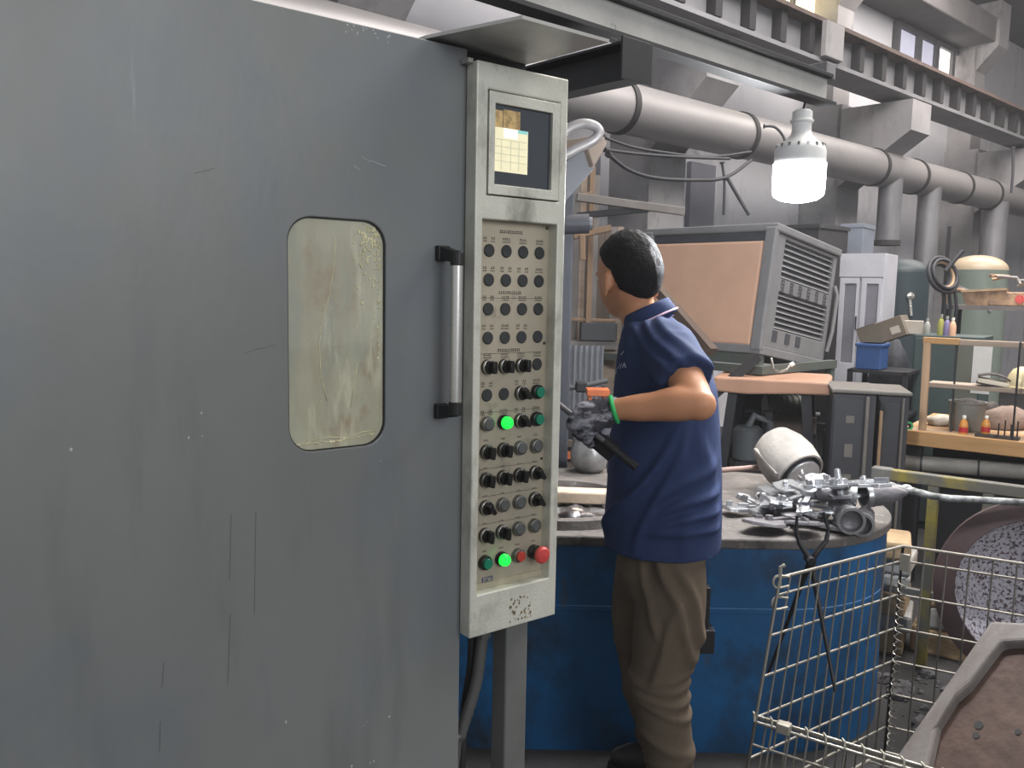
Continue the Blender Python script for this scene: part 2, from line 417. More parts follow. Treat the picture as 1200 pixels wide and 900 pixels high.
zt = mp_(420, 28, DY).z
xl = mp_(-30, 450, DY).x
door = thing('sliding_door', 'large grey steel machine door with dirty window and tubular handle', 'door', MF @ Matrix.Translation((0, 0, 0)))
a = mp_(338, 390, DY); b = mp_(452, 390, DY); wz1 = mp_(395, 256, DY).z; wz0 = mp_(395, 526, DY).z
win = rrect(a.x, wz0, b.x, wz1, 0.042, 8)
DX1 = mp_(547, 120, DY).x
d = MB(); holed(d, [(xl - 0.35, ZF + 0.04), (DX1, ZF + 0.04), (DX1, zt), (xl - 0.35, zt)], [win], DY, DY + 0.045)
d.build('door_panel', MATS['door_paint'], door, bevel=0.002)
MB().prism(rrect(a.x - .004, wz0 - .004, b.x + .004, wz1 + .004, 0.045, 8), DY + 0.0075, DY + 0.0155).build('window_pane', MATS['pane_dirt_reflect'], door)
g = MB(); holed(g, rrect(a.x + .0005, wz0 + .0005, b.x - .0005, wz1 - .0005, 0.042, 8), [rrect(a.x + .0018, wz0 + .0018, b.x - .0018, wz1 - .0018, 0.041, 8)], DY + 0.004, DY + 0.0085)
g.build('window_gasket', MATS['rubber_dark'], door)
cr = MB(); rng = random.Random(5)
def crust(n, f, rr):
    for _ in range(n):
        x, z = f(); r = rng.uniform(*rr)
        if a.x + .008 < x < b.x - .008 and wz0 + .008 < z < wz1 - .008:
            cr.sphere((x, DY + 0.0072, z), r, 6, 4, (1, .35, rng.uniform(.7, 1.6)))
ww, wh = b.x - a.x, wz1 - wz0
crust(70, lambda: (a.x + ww * rng.triangular(.62, 1.0, .97), wz0 + wh * rng.triangular(.55, .98, .93)), (.0008, .0028))
crust(26, lambda: (b.x - .008 - abs(rng.gauss(0, .003)), wz0 + wh * rng.uniform(.35, .97)), (.001, .003))
for k in range(70):
    u = k / 69; z = wz0 + .012 + .006 * u * u + .0012 * math.sin(9 * u) + rng.gauss(0, .0007)
    crust(1, lambda: (a.x + .012 + (ww - .03) * u, z), (.0009, .0022))
for k in range(26):
    crust(1, lambda: (a.x + ww * rng.uniform(.2, .95), wz0 + wh * rng.uniform(.15, .8)), (.0006, .0012))
for pth in (((393, 277), (391, 310), (386, 345), (377, 375), (374, 405), (376, 440), (383, 470)), ((419, 425), (415, 450), (411, 478)), ((420, 268), (428, 275), (432, 284), (440, 290), (447, 285)), ((425, 262), (436, 268), (446, 272)), ((362, 517), (385, 512), (405, 513), (425, 506), (440, 504))):
    cr.tube([Vector((mp_(x_, y_, DY + .0075).x, DY + .0073, mp_(x_, y_, DY + .0075).z)) for x_, y_ in pth], .0007, 5)
crust(60, lambda: (a.x + ww * rng.triangular(.70, .98, .9), wz0 + wh * rng.triangular(.78, .985, .95)), (.001, .0034))
cr.build('dried_splash', MATS['splash_crust'], door, smooth=True)['kind'] = 'stuff'
# scratches
sc1 = MB()
for p, q in (((424, 184), (433, 190)), ((433, 188), (441, 191)), ((440, 191), (452, 195)), ((414, 194), (421, 199))):
    A = mp_(*p, DY); B = mp_(*q, DY); sc1.bar((A.x, DY - .0004, A.z), (B.x, DY - .0004, B.z), 0.0007, 0.0014, Vector((0, 0, 1)))
for k in range(16):
    A = mp_(rng.uniform(418, 456), 0, DY); B = mp_(rng.uniform(405, 458), rng.uniform(28, 42), DY)
    zz = zt - rng.uniform(.004, .02)
    sc1.sphere((B.x, DY, zz), rng.uniform(.0008, .0025), 6, 4, (1, .3, 1))
for x_, y_ in ((236, 484), (221, 513), (237, 511), (83, 527), (446, 540), (336, 848), (335, 846), (430, 846), (427, 850), (434, 894), (438, 892), (412, 898), (456, 840)):
    B = mp_(x_, y_, DY); sc1.sphere((B.x, DY, B.z), rng.uniform(.0007, .0022), 6, 4, (1, .3, 1.4))
sc1.build('paint_chip', MATS['scratch_pale'], door)['kind'] = 'stuff'
sc2 = MB()
for p, q in (((286, 414), (305, 408)), ((304, 409), (322, 404)), ((228, 203), (252, 197)), ((271, 603), (269, 680)), ((300, 600), (298, 720)), ((270, 720), (267, 800)), ((192, 776), (190, 805)), ((188, 845), (187, 880))):
    A = mp_(*p, DY); B = mp_(*q, DY); sc2.bar((A.x, DY - .0003, A.z), (B.x, DY - .0003, B.z), 0.0003, 0.0004)
sc2.build('scratch', mat('scratch_dark', S(66, 67, 68), .7, var=0), door)
# handle: two black brackets and an aluminium tube
hd = MB(); ht = mp_(516, 297, DY); hb = mp_(515, 481, DY); HO = 0.052
for zc in (ht.z, hb.z):
    s = 1 if zc == ht.z else -1
    hd2 = [(ht.x - .011, zc - .013), (ht.x + .014, zc - .013), (ht.x + .014, zc + .013), (ht.x - .011, zc + .013)]
    hd.box((ht.x - .012, DY - .014, zc - .014), (ht.x + .013, DY, zc + .014))
    hd.add([(ht.x - .010, DY - .012, zc - .012), (ht.x + .012, DY - .012, zc - .012), (ht.x + .012, DY - .012, zc + .012), (ht.x - .010, DY - .012, zc + .012),
            (ht.x - .006, DY - HO, zc - .012 - s * .006), (ht.x + .010, DY - HO, zc - .012 - s * .006), (ht.x + .010, DY - HO, zc + .010 - s * .006), (ht.x - .006, DY - HO, zc + .010 - s * .006)],
           [(0, 1, 2, 3), (7, 6, 5, 4), (0, 4, 5, 1), (1, 5, 6, 2), (2, 6, 7, 3), (3, 7, 4, 0)])
    hd.lathe([(0.0126, -0.013), (0.0126, 0.013)], 16, Matrix.Translation((ht.x + .002, DY - HO, zc - s * .010)))
hb_o = hd.build('handle', MATS['black_plastic'], door, bevel=0.002)
MB().lathe([(0.0112, hb.z + .014), (0.0112, ht.z - .014)], 24, Matrix.Translation((ht.x + .002, DY - HO, 0))).build('grip_tube', MATS['alu'], hb_o, smooth=40)
# enclosure behind the door
mat('enclosure_paint', S(96, 99, 100), 0.5, var=0.15, scale=2)
mat('steel_plate', S(186, 184, 180), 0.35, metal=0.35, var=0.2, scale=3, bump=0.05, bscale=30)
en = thing('machine_enclosure', 'grey steel machine enclosure behind the sliding door with overhanging top plate', 'machine', MF)
MB().box((xl - .3, DY + .07, ZF), (DX1 - .04, DY + 0.9, zt - 0.03)).build('body', MATS['enclosure_paint'], en, bevel=0.004)
MB().box((xl - .3, DY + .046, zt - 0.012), (DX1 - .01, DY + 0.10, zt + 0.0)).build('door_track', MATS['enclosure_paint'], en)
cpx = mp_(500, 45, DY); zc = zt + 0.006
zw = MF.translation.z + zc; CPX1 = 0.45
cpl = [MF.inverted() @ onz(*p, zw) for p in ((500, 45), (612, 22), (714, 50))]
cpl.append(Vector((cpl[2].x - .02, DY + .10, zc))); cpl.append(Vector((cpx.x, DY + .10, zc)))
n5 = len(cpl)
MB().add([Vector((p.x, p.y, zc)) for p in cpl] + [Vector((p.x, p.y, zc + .006)) for p in cpl], [tuple(range(n5)), tuple(range(2 * n5 - 1, n5 - 1, -1))] + [(i, i + n5, (i + 1) % n5 + n5, (i + 1) % n5) for i in range(n5)]).build('top_plate', MATS['steel_plate'], en)
CPX1 = cpl[2].x - .02
MB().box((cpx.x, DY + .03, zc - .03), (CPX1, DY + 0.07, zc)).build('plate_rail', MATS['girder_dark'], en)

# ================================================================== control panel
mat('panel_paint', S(204, 203, 191), 0.42, metal=0.15, var=0.08, scale=10, bump=0.12, bscale=160, rvar=0.08)
overlay(MATS['panel_paint'], S(134, 132, 120), 9, 0.52, 0.74, (1.4, 1, .6), 2.0)
overlay(MATS['panel_paint'], S(216, 216, 206), 40, 0.66, 0.74, (1, 1, 1), 6.0)
mat('panel_side', S(96, 98, 94), 0.55, var=0.25, scale=9)
mat('plate_steel', S(188, 178, 158), 0.38, metal=0.45, var=0.10, scale=9, bump=0.03, bscale=90, stretch=(1, 1, .4))
overlay(MATS['plate_steel'], S(120, 112, 100), 12, 0.58, 0.75, (1, 1, 1), 4.0)
mat('plug_black', S(48, 49, 50), 0.6, var=0.1, scale=30)
mat('bezel_metal', S(120, 120, 118), 0.3, metal=0.7, var=0.1, scale=20)
mat('knob_black', S(20, 20, 20), 0.35, var=0)
mat('knob_ring', S(170, 170, 165), 0.3, metal=0.8, var=0)
mat('btn_grey', S(84, 86, 84), 0.45, var=0.1)
mat('btn_green', S(24, 120, 92), 0.35, var=0.05)
mat('btn_red', S(178, 60, 48), 0.4, var=0.05)
mat('btn_estop', S(196, 70, 66), 0.4, var=0.05)
mat('lamp_green', S(30, 230, 70), 0.3, var=0, emit=(0.01, 0.9, 0.06), estr=0.5)
mat('ink', S(40, 36, 32), 0.7, var=0)
mat('logo_blue', S(52, 66, 112), 0.6, var=0)
mat('screen_dark', S(34, 38, 44), 0.12, var=0.15, scale=6, coat=0.5, emit=(0.03, 0.04, 0.05), estr=0.1)
mat('screen_cream', S(240, 232, 190), 0.3, var=0.08, scale=25, emit=(0.92, 0.86, 0.62), estr=0.14)
mat('screen_white', S(250, 248, 232), 0.3, var=0, emit=(1, 0.99, 0.9), estr=0.26)
mat('screen_orange', S(200, 166, 110), 0.3, c2=S(120, 96, 60), scale=60, cut=(0.4, 0.6), emit=(0.6, 0.45, 0.22), estr=0.08)
mat('screen_teal', S(120, 190, 185), 0.3, var=0, emit=(0.3, 0.62, 0.6), estr=0.2)
mat('screen_line', S(196, 196, 166), 0.3, var=0, emit=(0.6, 0.6, 0.45), estr=0.12)
PW = (mp_(666, 93).x + mp_(651, 720).x) / 2; PH = (mp_(561, 70).z + mp_(666, 93).z) / 2
rx0 = mp_(562, 480).x; rx1 = mp_(648, 480).x; rz1 = (mp_(568, 257).z + mp_(653, 263).z) / 2; rz0 = (mp_(559, 696).z + mp_(643, 679).z) / 2
sx0 = mp_(571.5, 170).x; sx1 = mp_(656, 180).x; sz1 = (mp_(573, 104).z + mp_(658, 121).z) / 2; sz0 = (mp_(570, 228).z + mp_(653, 237).z) / 2
cp = thing('control_panel', 'upright machine control panel with small screen and rows of buttons', 'control panel', MF)
h = MB(); holed(h, [(0, 0), (PW, 0), (PW, PH), (0, PH)], [[(rx0, rz0), (rx1, rz0), (rx1, rz1), (rx0, rz1)], [(sx0, sz0), (sx1, sz0), (sx1, sz1), (sx0, sz1)]], 0.0, 0.034)
h.build('front_frame', MATS['panel_paint'], cp, bevel=0.0025)
MB().box((0.001, 0.034, 0.001), (PW - .001, 0.10, PH - .001)).build('rear_box', MATS['panel_side'], cp, bevel=0.003)
PY = 0.026
MB().box((rx0, PY, rz0 + 0.012), (rx1, PY + .006, rz1)).build('button_plate', MATS['plate_steel'], cp)
MB().box((rx0, PY - .004, rz0), (rx1, PY + .004, rz0 + 0.012)).build('plate_ledge', MATS['plate_steel'], cp, bevel=0.001)
# screen module
gx0 = mp_(579.5, 170, 0).x; gx1 = mp_(646.5, 175, 0).x; gz1 = (mp_(581, 121).z + mp_(649, 133).z) / 2; gz0 = (mp_(578, 215.5).z + mp_(644, 223).z) / 2
sm_ = MB(); holed(sm_, [(sx0 + .0022, sz0 + .0022), (sx1 - .0022, sz0 + .0022), (sx1 - .0022, sz1 - .0022), (sx0 + .0022, sz1 - .0022)], [[(gx0, gz0), (gx1, gz0), (gx1, gz1), (gx0, gz1)]], -0.002, 0.012)
scr = sm_.build('screen', MATS['panel_paint'], cp, bevel=0.0012)
MB().box((sx0, 0.010, sz0), (sx1, 0.0335, sz1)).build('screen_backing', MATS['rubber_dark'], scr)
SY = 0.0055
MB().box((gx0 - .002, SY, gz0 - .002), (gx1 + .002, SY + .004, gz1 + .002)).build('display', MATS['screen_dark'], scr)
gw, gh = gx1 - gx0, gz1 - gz0
def disp(n, m, x0, z0, x1, z1, k=1): return MB().box((gx0 + gw * x0, SY - .0002 * k, gz0 + gh * z0), (gx0 + gw * x1, SY, gz0 + gh * z1)).build(n, MATS[m], scr)
disp('display_window', 'screen_cream', 0.005, 0.17, 0.60, 0.72)
disp('display_image', 'screen_orange', 0.01, 0.72, 0.16, 0.93); disp('display_image', 'screen_orange', 0.17, 0.72, 0.46, 0.95)
disp('display_field', 'screen_white', 0.18, 0.60, 0.42, 0.72, 2); disp('display_field', 'screen_teal', 0.42, 0.68, 0.59, 0.72, 2)
ln = MB()
for zz in (.30, .39, .48, .57):
    ln.box((gx0 + gw * .02, SY - .0005, gz0 + gh * zz), (gx0 + gw * .58, SY - .0002, gz0 + gh * (zz + .008)))
for xx in (.14, .30, .44):
    ln.box((gx0 + gw * xx, SY - .0005, gz0 + gh * .2), (gx0 + gw * (xx + .01), SY - .0002, gz0 + gh * .57))
ln.build('display_grid', MATS['screen_line'], scr)
# grid of controls
c11 = mp_(573, 293.5, PY); c14 = mp_(632, 297, PY); c81 = mp_(564, 657, PY)
colx = [c11.x + (c14.x - c11.x) * k / 3 for k in range(4)]; rowz = [c11.z + (mp_(566, 659, PY).z - c11.z) * k / 11 for k in range(12)]
TO = Matrix.Rotation(R(90), 4, 'X')               # lathe axis to -y
def ctl(kind, x, z):
    M = Matrix.Translation((x, PY, z)) @ TO
    if kind == 'plug':
        MB().lathe([(.0125, 0), (.0125, .0016), (.011, .003), (.0001, .003)], 20, M).build('blanking_plug', MATS['plug_black'], cp, smooth=30)
    elif kind in ('sel', 'sel2', 'sel3'):
        o = MB().lathe([(.0148, 0), (.0148, .006), (.0138, .010), (.0118, .012), (.0118, .016), (.0001, .016)], 22, M).build('selector_switch', MATS['knob_black'], cp, smooth=30)
        MB().lathe([(.0149, .0062), (.0146, .0092), (.0142, .0100), (.0134, .0103), (.0134, .0062)], 22, M, caps=False).build('bezel_ring', MATS['knob_ring' if kind != 'sel3' else 'bezel_metal'], o, smooth=30)
        ang = {'sel': 0, 'sel2': -38, 'sel3': 4}[kind]
        Mk = Matrix.Translation((x, PY, z)) @ Matrix.Rotation(R(ang), 4, 'Y')
        k = MB().prism([(-.0035, -.012), (.0035, -.012), (.0050, 0), (.0035, .012), (-.0035, .012), (-.005, 0)], -.029, -.015, Mk)
        k.build('knob', MATS['knob_black'], o, bevel=0.001)
    elif kind in ('grey', 'green', 'red'):
        o = MB().lathe([(.0148, 0), (.0148, .007), (.0140, .010), (.0112, .0108), (.0108, .008)], 22, M).build('push_button', MATS['knob_black' if kind == 'green' else 'bezel_metal'], cp, smooth=30)
        e = .0125 if kind == 'grey' else .017
        MB().lathe([(.0106, .006), (.0106, e - .001), (.0098, e), (.0001, e)], 20, M).build('cap', MATS[{'grey': 'btn_grey', 'green': 'btn_green', 'red': 'btn_red'}[kind]], o, smooth=30)
    elif kind == 'lit':
        o = MB().lathe([(.0148, 0), (.0148, .007), (.0135, .010), (.0118, .010)], 22, M).build('indicator_lamp', MATS['knob_black'], cp, smooth=30)
        MB().lathe([(.0126, .009), (.0126, .014), (.0112, .016), (.0112, .019), (.0095, .0215), (.0001, .0222)], 22, M).build('lens', MATS['lamp_green'], o, smooth=30)
    elif kind == 'estop':
        o = MB().lathe([(.0150, 0), (.0150, .010), (.0128, .012), (.0128, .024), (.009, .026)], 22, M).build('emergency_stop', MATS['knob_black'], cp, smooth=30)
        MB().lathe([(.010, .024), (.0165, .026), (.0182, .029), (.0176, .034), (.014, .038), (.0001, .0395)], 24, M).build('mushroom_head', MATS['btn_estop'], o, smooth=30)
GRID = ['plug plug plug plug'] * 4 + ['sel sel sel plug', 'plug plug sel2 green', 'grey lit sel2 green', 'sel3 sel3 grey grey', 'sel3 sel3 sel3 sel2',
        'sel2 grey grey sel2', 'sel sel grey grey', 'green lit red estop']
for r_, row in enumerate(GRID):
    for c_, kd in enumerate(row.split()): ctl(kd, colx[c_], rowz[r_])
# printed captions: tiny marks, three ruled lines, headings
ink = MB()
def glyphs(x, z, n, w, hgt):
    for k in range(n):
        xx = x + (k - (n - 1) / 2) * w * 1.25
        ink.box((xx - w / 2, PY - .0002, z - hgt / 2), (xx + w / 2, PY, z - hgt / 2 + hgt * rng.uniform(.2, .35)))
        ink.box((xx - w * rng.uniform(.2, .5), PY - .0002, z + hgt * .1), (xx + w * rng.uniform(.1, .5), PY, z + hgt / 2))
        ink.box((xx - w * .12, PY - .0002, z - hgt / 2), (xx + w * .12, PY, z + hgt / 2))
for r_ in range(12):
    for c_ in range(4):
        if r_ == 3 and c_ == 3: continue
        if r_ == 5 and c_ == 1: continue
        z = rowz[r_] + .0235
        if r_ < 7:
            st = rng.choice((0, 1))
            if st:
                glyphs(colx[c_], z, 4, .0038, .0042); glyphs(colx[c_], z - .0058, 6, .0026, .0030)
            else:
                for dx in (-.0095, .0095): glyphs(colx[c_] + dx, z, 2, .0038, .0042); glyphs(colx[c_] + dx, z - .0058, 3, .0026, .0030)
        else:
            glyphs(colx[c_], z - .001, 3, .0030, .0034)
for z in (rowz[0] + .0375, rowz[2] + .0320, rowz[4] + .0310): glyphs((rx0 + rx1) / 2 - .004, z, 12, .0038, .0056)
for r_ in (1.62, 3.55, 5.62, 7.62, 8.62, 9.62):
    z = rowz[0] + (rowz[11] - rowz[0]) * r_ / 11
    ink.box((rx0 + .003, PY - .0002, z - .0004), (rx1 - .012, PY, z + .0004))
ink.build('caption_print', MATS['ink'], cp)['kind'] = 'stuff'
lg = mp_(571, 680, PY); lgm = MB()
holed(lgm, [(lg.x - .0135, lg.z - .0075), (lg.x + .0135, lg.z - .0075), (lg.x + .0135, lg.z + .0075), (lg.x - .0135, lg.z + .0075)],
      [[(lg.x - .012, lg.z - .006), (lg.x + .012, lg.z - .006), (lg.x + .012, lg.z + .006), (lg.x - .012, lg.z + .006)]], PY - .0004, PY)
lgo = lgm.build('logo_plate', MATS['logo_blue'], cp)
text_mesh('lettering', 'NKT', MATS['logo_blue'], lgo, Matrix.Translation((lg.x, PY - .0002, lg.z)) @ FACING, 0.0125, 0.0002)
# plate screws, gum residue of a torn sticker
for px, py in ((644, 268), (640, 402), (636, 537)):
    p = mp_(px, py, PY); MB().lathe([(.003, 0), (.003, .0015), (.0001, .002)], 10, Matrix.Translation((rx1 - .006, PY, p.z)) @ TO).build('screw', MATS['plug_black'], cp)
mat('sticker_gum', S(120, 104, 78), 0.8, var=0.3, scale=60)
gum = MB(); q0 = mp_(597, 730); q1 = mp_(623, 695)
for k in range(60):
    u, v = rng.random(), rng.random()
    if abs(u - .45) < .2 and .25 < v < .6 and rng.random() < .8: continue
    x = q0.x + (q1.x - q0.x) * u; z = q0.z + (q1.z - q0.z) * v; s_ = rng.uniform(.001, .0035)
    poly = [(x + s_ * rng.uniform(.5, 1.3) * math.cos(t), z + s_ * rng.uniform(.5, 1.6) * math.sin(t)) for t in [R(60 * j) for j in range(6)]]
    gum.prism(poly, -.0003, 0)
gum.build('sticker_residue', MATS['sticker_gum'], cp)['kind'] = 'stuff'
# rear hinge block at the top and bright tab
MB().box((-.012, .012, PH - .004), (-.001, .034, PH + .004)).build('hinge_tab', MATS['alu'], cp)
# post carrying the panel and the conduit under it
mat('post_paint', S(104, 104, 102), 0.55, var=0.15, scale=5)
pa = mp_(590, 745, 0.05)
po = thing('panel_post', 'grey square steel post standing under the control panel', 'post', MF)
MB().box((pa.x + .004, .045, ZF + .012), (pa.x + .062, .093, 0.0)).build('upright', MATS['post_paint'], po, bevel=0.004)
MB().box((pa.x - .04, .0, ZF), (pa.x + .11, .14, ZF + .012)).build('base_plate', MATS['post_paint'], po, bevel=0.002)
mat('conduit', S(88, 88, 86), 0.5, var=0.15, scale=9, metal=0.3)
mat('conduit_dark', S(40, 40, 42), 0.6)
def conduit(name, label, pts, r, m):
    t = thing(name, label, 'conduit', MF)
    P = [Vector(p) for p in pts]; out = []
    for i in range(len(P) - 1):
        p0 = P[max(i - 1, 0)]; p1 = P[i]; p2 = P[i + 1]; p3 = P[min(i + 2, len(P) - 1)]
        for k in range(12):
            u = k / 12
            out.append(0.5 * ((2 * p1) + (p2 - p0) * u + (2 * p0 - 5 * p1 + 4 * p2 - p3) * u * u + (3 * p1 - p0 - 3 * p2 + p3) * u ** 3))
    out.append(P[-1])
    n2 = []; rs = []
    for i, p in enumerate(out): n2.append(p); rs.append(r * (1.0 if i % 2 else 0.93))
    MB().tube(n2, rs, 12).build('hose', MATS[m], t, smooth=50)
    MB().tube([P[0] + Vector((0, 0, .012)), P[0] - Vector((0, 0, .016))], r * 1.25, 8).build('gland', MATS['bezel_metal'], t)
    return t
q = mp_(566, 752, .05); q2 = mp_(558, 800, .05); q3 = mp_(542, 860, .05); q4 = mp_(535, 898, .05)
conduit('flexible_conduit', 'grey flexible conduit curving from the panel bottom to the door edge', [(q.x, .05, -.013), (q2.x, .05, q2.z), (q3.x, .055, q3.z), (q4.x, .06, q4.z), (q4.x - .02, .08, ZF + .03)], .0125, 'conduit')
q = mp_(555, 752, .07)
conduit('flexible_conduit', 'thin dark conduit hanging close to the door edge below the panel', [(q.x, .075, -.013), (q.x - .003, .075, -.1), (q.x - .016, .08, -.22), (q.x - .02, .085, -.5), (q.x - .02, .09, ZF + .03)], .009, 'conduit_dark')

# ================================================================== overhead beam, bracket, lamp
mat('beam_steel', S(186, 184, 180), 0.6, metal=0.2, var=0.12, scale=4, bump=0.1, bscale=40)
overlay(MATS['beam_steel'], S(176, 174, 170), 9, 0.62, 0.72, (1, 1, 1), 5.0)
mat('beam_dark', S(46, 46, 48), 0.6, metal=0.2, var=0.15, scale=5)
mat('chalk', S(176, 178, 176), 0.9, var=0)
be = at(968, 122, 2.9); BF = frame(be, D_HALL)         # origin at the lower front end of the beam
bm_ = thing('jib_beam', 'grey steel channel beam crossing above the control panel', 'beam', BF)
BH = onpl(968, 92, BF).z
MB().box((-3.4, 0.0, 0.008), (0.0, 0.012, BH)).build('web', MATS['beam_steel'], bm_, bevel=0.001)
MB().box((-3.4, -0.022, -0.004), (0.03, 0.032, 0.008)).build('bottom_flange', MATS['beam_dark'], bm_, bevel=0.001)
MB().box((-3.4, -0.022, BH), (0.0, 0.04, BH + 0.012)).build('top_flange', MATS['beam_dark'], bm_, bevel=0.001)
n2 = onpl(720, 37, BF)
text_mesh('chalk_mark', '2', MATS['chalk'], bm_, Matrix.Translation((n2.x, -0.0006, n2.z)) @ FACING, 0.055, 0.0004)
MB().box((-.03, -.012, BH), (0.03, .06, BH + .05)).build('end_lug', MATS['concrete_warm'], bm_, bevel=0.003)
# bracket channel running crosswise under the beam
e1 = at(752, 98, 2.12); SF = frame(e1, Vector((-D_CROSS.x, -D_CROSS.y, 0)))
br = thing('cross_channel', 'dark steel channel bracket under the beam behind the panel top', 'bracket', SF)
SHt = at(752, 52, 2.12).z - e1.z
MB().box((0.0, 0.0, 0.006), (0.75, 0.008, SHt - .006)).build('web', MATS['beam_dark'], br)
MB().box((0.0, -0.0, 0.0), (0.75, 0.06, 0.006)).build('bottom_flange', MATS['beam_dark'], br)
MB().box((0.0, -0.0, SHt - .006), (0.75, 0.06, SHt)).build('top_flange', MATS['beam_dark'], br)
MB().box((-0.006, -0.03, 0.0), (0.0, 0.08, SHt + .004)).build('end_plate', MATS['beam_dark'], br, bevel=.001)
MB().box((0.05, -0.012, 0.004), (0.06, 0.0, SHt - .004)).build('rib', MATS['beam_steel'], br)
MB().tube([(0.03, -.015, SHt - .028), (0.30, -.02, SHt - .012)], 0.006, 8).build('tie_rod', MATS['beam_steel'], br, smooth=40)
MB().tube([(0.028, -.02, SHt - .045), (0.055, -.02, SHt - .012)], 0.004, 8).build('pin', MATS['alu'], br, smooth=40)
MB().sphere((0.31, -.02, SHt - .010), .014, 12, 8).build('rod_end', MATS['beam_steel'], br, smooth=True)
MB().box((0.22, -.045, 0.015), (0.42, -.001, SHt - .02)).build('clamp_block', MATS['girder_dark'], br, bevel=.004)
# lamp
mat('lamp_plastic', S(226, 226, 224), 0.4, var=0.03)
mat('lamp_glow', S(255, 255, 255), 0.3, var=0, emit=(0.95, 0.98, 1.0), estr=130.0)
lt = at(936.5, 126, 2.82); lb = at(932.5, 237, 2.82); LH = lt.z - lb.z
k = LH / 0.111
lampo = thing('led_bulb', 'large white LED bulb hanging lit from the beam end', 'lamp', Vector((lb.x + .006, lb.y, lb.z)))
MB().lathe([(r * k, z * k) for r, z in ((.0001, .0), (.012, .0006), (.022, .003), (.0285, .0075), (.0300, .012), (.0305, .0445))], 40).build('glowing_dome', MATS['lamp_glow'], lampo, smooth=40)
MB().lathe([(r * k, z * k) for r, z in ((.0300, .0445), (.0298, .060), (.0275, .066), (.018, .073), (.0125, .079), (.0115, .083), (.0001, .083))], 40).build('housing', MATS['lamp_plastic'], lampo, smooth=40)
so = MB().lathe([(r * k, z * k) for r, z in ((.0112, .079), (.0115, .0925), (.0135, .094), (.0135, .096), (.0118, .097), (.0115, .106), (.009, .108), (.0001, .108))], 28).build('socket', MATS['lamp_plastic'], lampo, smooth=40)
for q_ in range(16):
    th = 2 * math.pi * q_ / 16
    MB().box((.026 * k, -.0012 * k, .0635 * k), (.0285 * k, .0012 * k, .0675 * k), Matrix.Rotation(th, 4, 'Z')).build('vent', MATS['bezel_metal'], lampo)
MB().tube([(0, 0, .107 * k), (.004, .0, .112 * k), (.01, .01, .118 * k)], .004, 8).build('wire', MATS['duct_band'], lampo)

# ================================================================== melting furnace
mat('furnace_blue', S(16, 100, 158), 0.5, var=0.15, scale=2.2, bump=0.06, bscale=40, c2=S(14, 62, 100), cut=(0.3, 0.7))
overlay(MATS['furnace_blue'], S(30, 40, 50), 2.2, 0.48, 0.66, (1.2, 1.2, 0.9), 2.2)
overlay(MATS['furnace_blue'], S(66, 66, 66), 7, 0.64, 0.74, (1.2, 1.2, 0.5), 7.2)
overlay(MATS['furnace_blue'], S(30, 104, 158), 3, 0.60, 0.80, (1.2, 1.2, 0.35), 6.3)
mat('furnace_top', S(94, 89, 86), 0.75, var=0.25, scale=7, bump=0.35, bscale=40)
overlay(MATS['furnace_top'], S(52, 48, 48), 5, 0.54, 0.70, (1, 1, 1), 8.0)
overlay(MATS['furnace_top'], S(150, 146, 140), 16, 0.60, 0.72, (1, 1, 1), 2.0)
mat('dross', S(150, 150, 152), 0.35, metal=0.6, c2=S(70, 62, 60), scale=16, cut=(0.38, 0.62), bump=0.8, bscale=25)
mat('brick_tan', S(186, 168, 148), 0.9, var=0.15, scale=12, bump=0.2)
mat('steel_dark', S(38, 38, 42), 0.6, metal=0.2, var=0.2, scale=8)
FRD = 0.53; FT = 0.75; FC = Vector((0.40, 3.275, 0)); FXA, FXB = -0.46, 0.505     # straight front with two round ends
def stadium(r, n=28):
    pts = [(FXB + r * math.cos(R(-90 + 180 * k / n)), r * math.sin(R(-90 + 180 * k / n))) for k in range(n + 1)]
    return pts + [(FXA + r * math.cos(R(90 + 180 * k / n)), r * math.sin(R(90 + 180 * k / n))) for k in range(n + 1)]
def srings(prof): return [[Vector((x, y, z)) for x, y in stadium(r)] for r, z in prof]
fu = thing('melting_furnace', 'blue holding furnace with rounded end and crusted grey top', 'furnace', FC)
MB().rings(srings([(FRD, 0.0), (FRD, FT - .035)])).build('shell', MATS['furnace_blue'], fu, smooth=40)
for z in (0.50,):
    MB().rings(srings([(FRD - .002, z - .012), (FRD + .003, z - .008), (FRD + .003, z + .008), (FRD - .002, z + .012)]), caps=False).build('hoop', MATS['furnace_blue'], fu, smooth=40)
pc = onz(655, 592, FT) - FC
pc = Vector((pc.x, pc.y, 0)); PRAD = 0.27
# lid ring with the crucible opening
nn = 64
top = MB(); circ = lambda cx, cy, r, n: [(cx + r * math.cos(2 * math.pi * k / n), cy + r * math.sin(2 * math.pi * k / n)) for k in range(n)]
holed(top, stadium(FRD + .012), [circ(pc.x, pc.y, PRAD, 40)], 0, 0.035)
top.v = [Vector((p.x, p.z, FT - .035 + p.y)) for p in top.v]
top.build('top_plate', MATS['furnace_top'], fu, bevel=0.006)
MB().lathe([(PRAD + .015, FT - .001), (PRAD + .07, FT), (PRAD + .065, FT + .03), (PRAD + .02, FT + .03), (PRAD - .0, FT - .03)], 40, Matrix.Translation(pc), caps=False).build('crucible_rim', MATS['furnace_top'], fu, smooth=40)
MB().lathe([(PRAD - .002, FT - .03), (PRAD - .02, FT - .12), (.0001, FT - .12)], 40, Matrix.Translation(pc), caps=False).build('crucible', MATS['steel_dark'], fu, smooth=40)
ml = MB(); rr = random.Random(3)
ml.lathe([(.0001, FT - .012)] + [(PRAD * .99 * k / 8, FT - .012) for k in range(1, 9)], 40, Matrix.Translation(pc), caps=False)
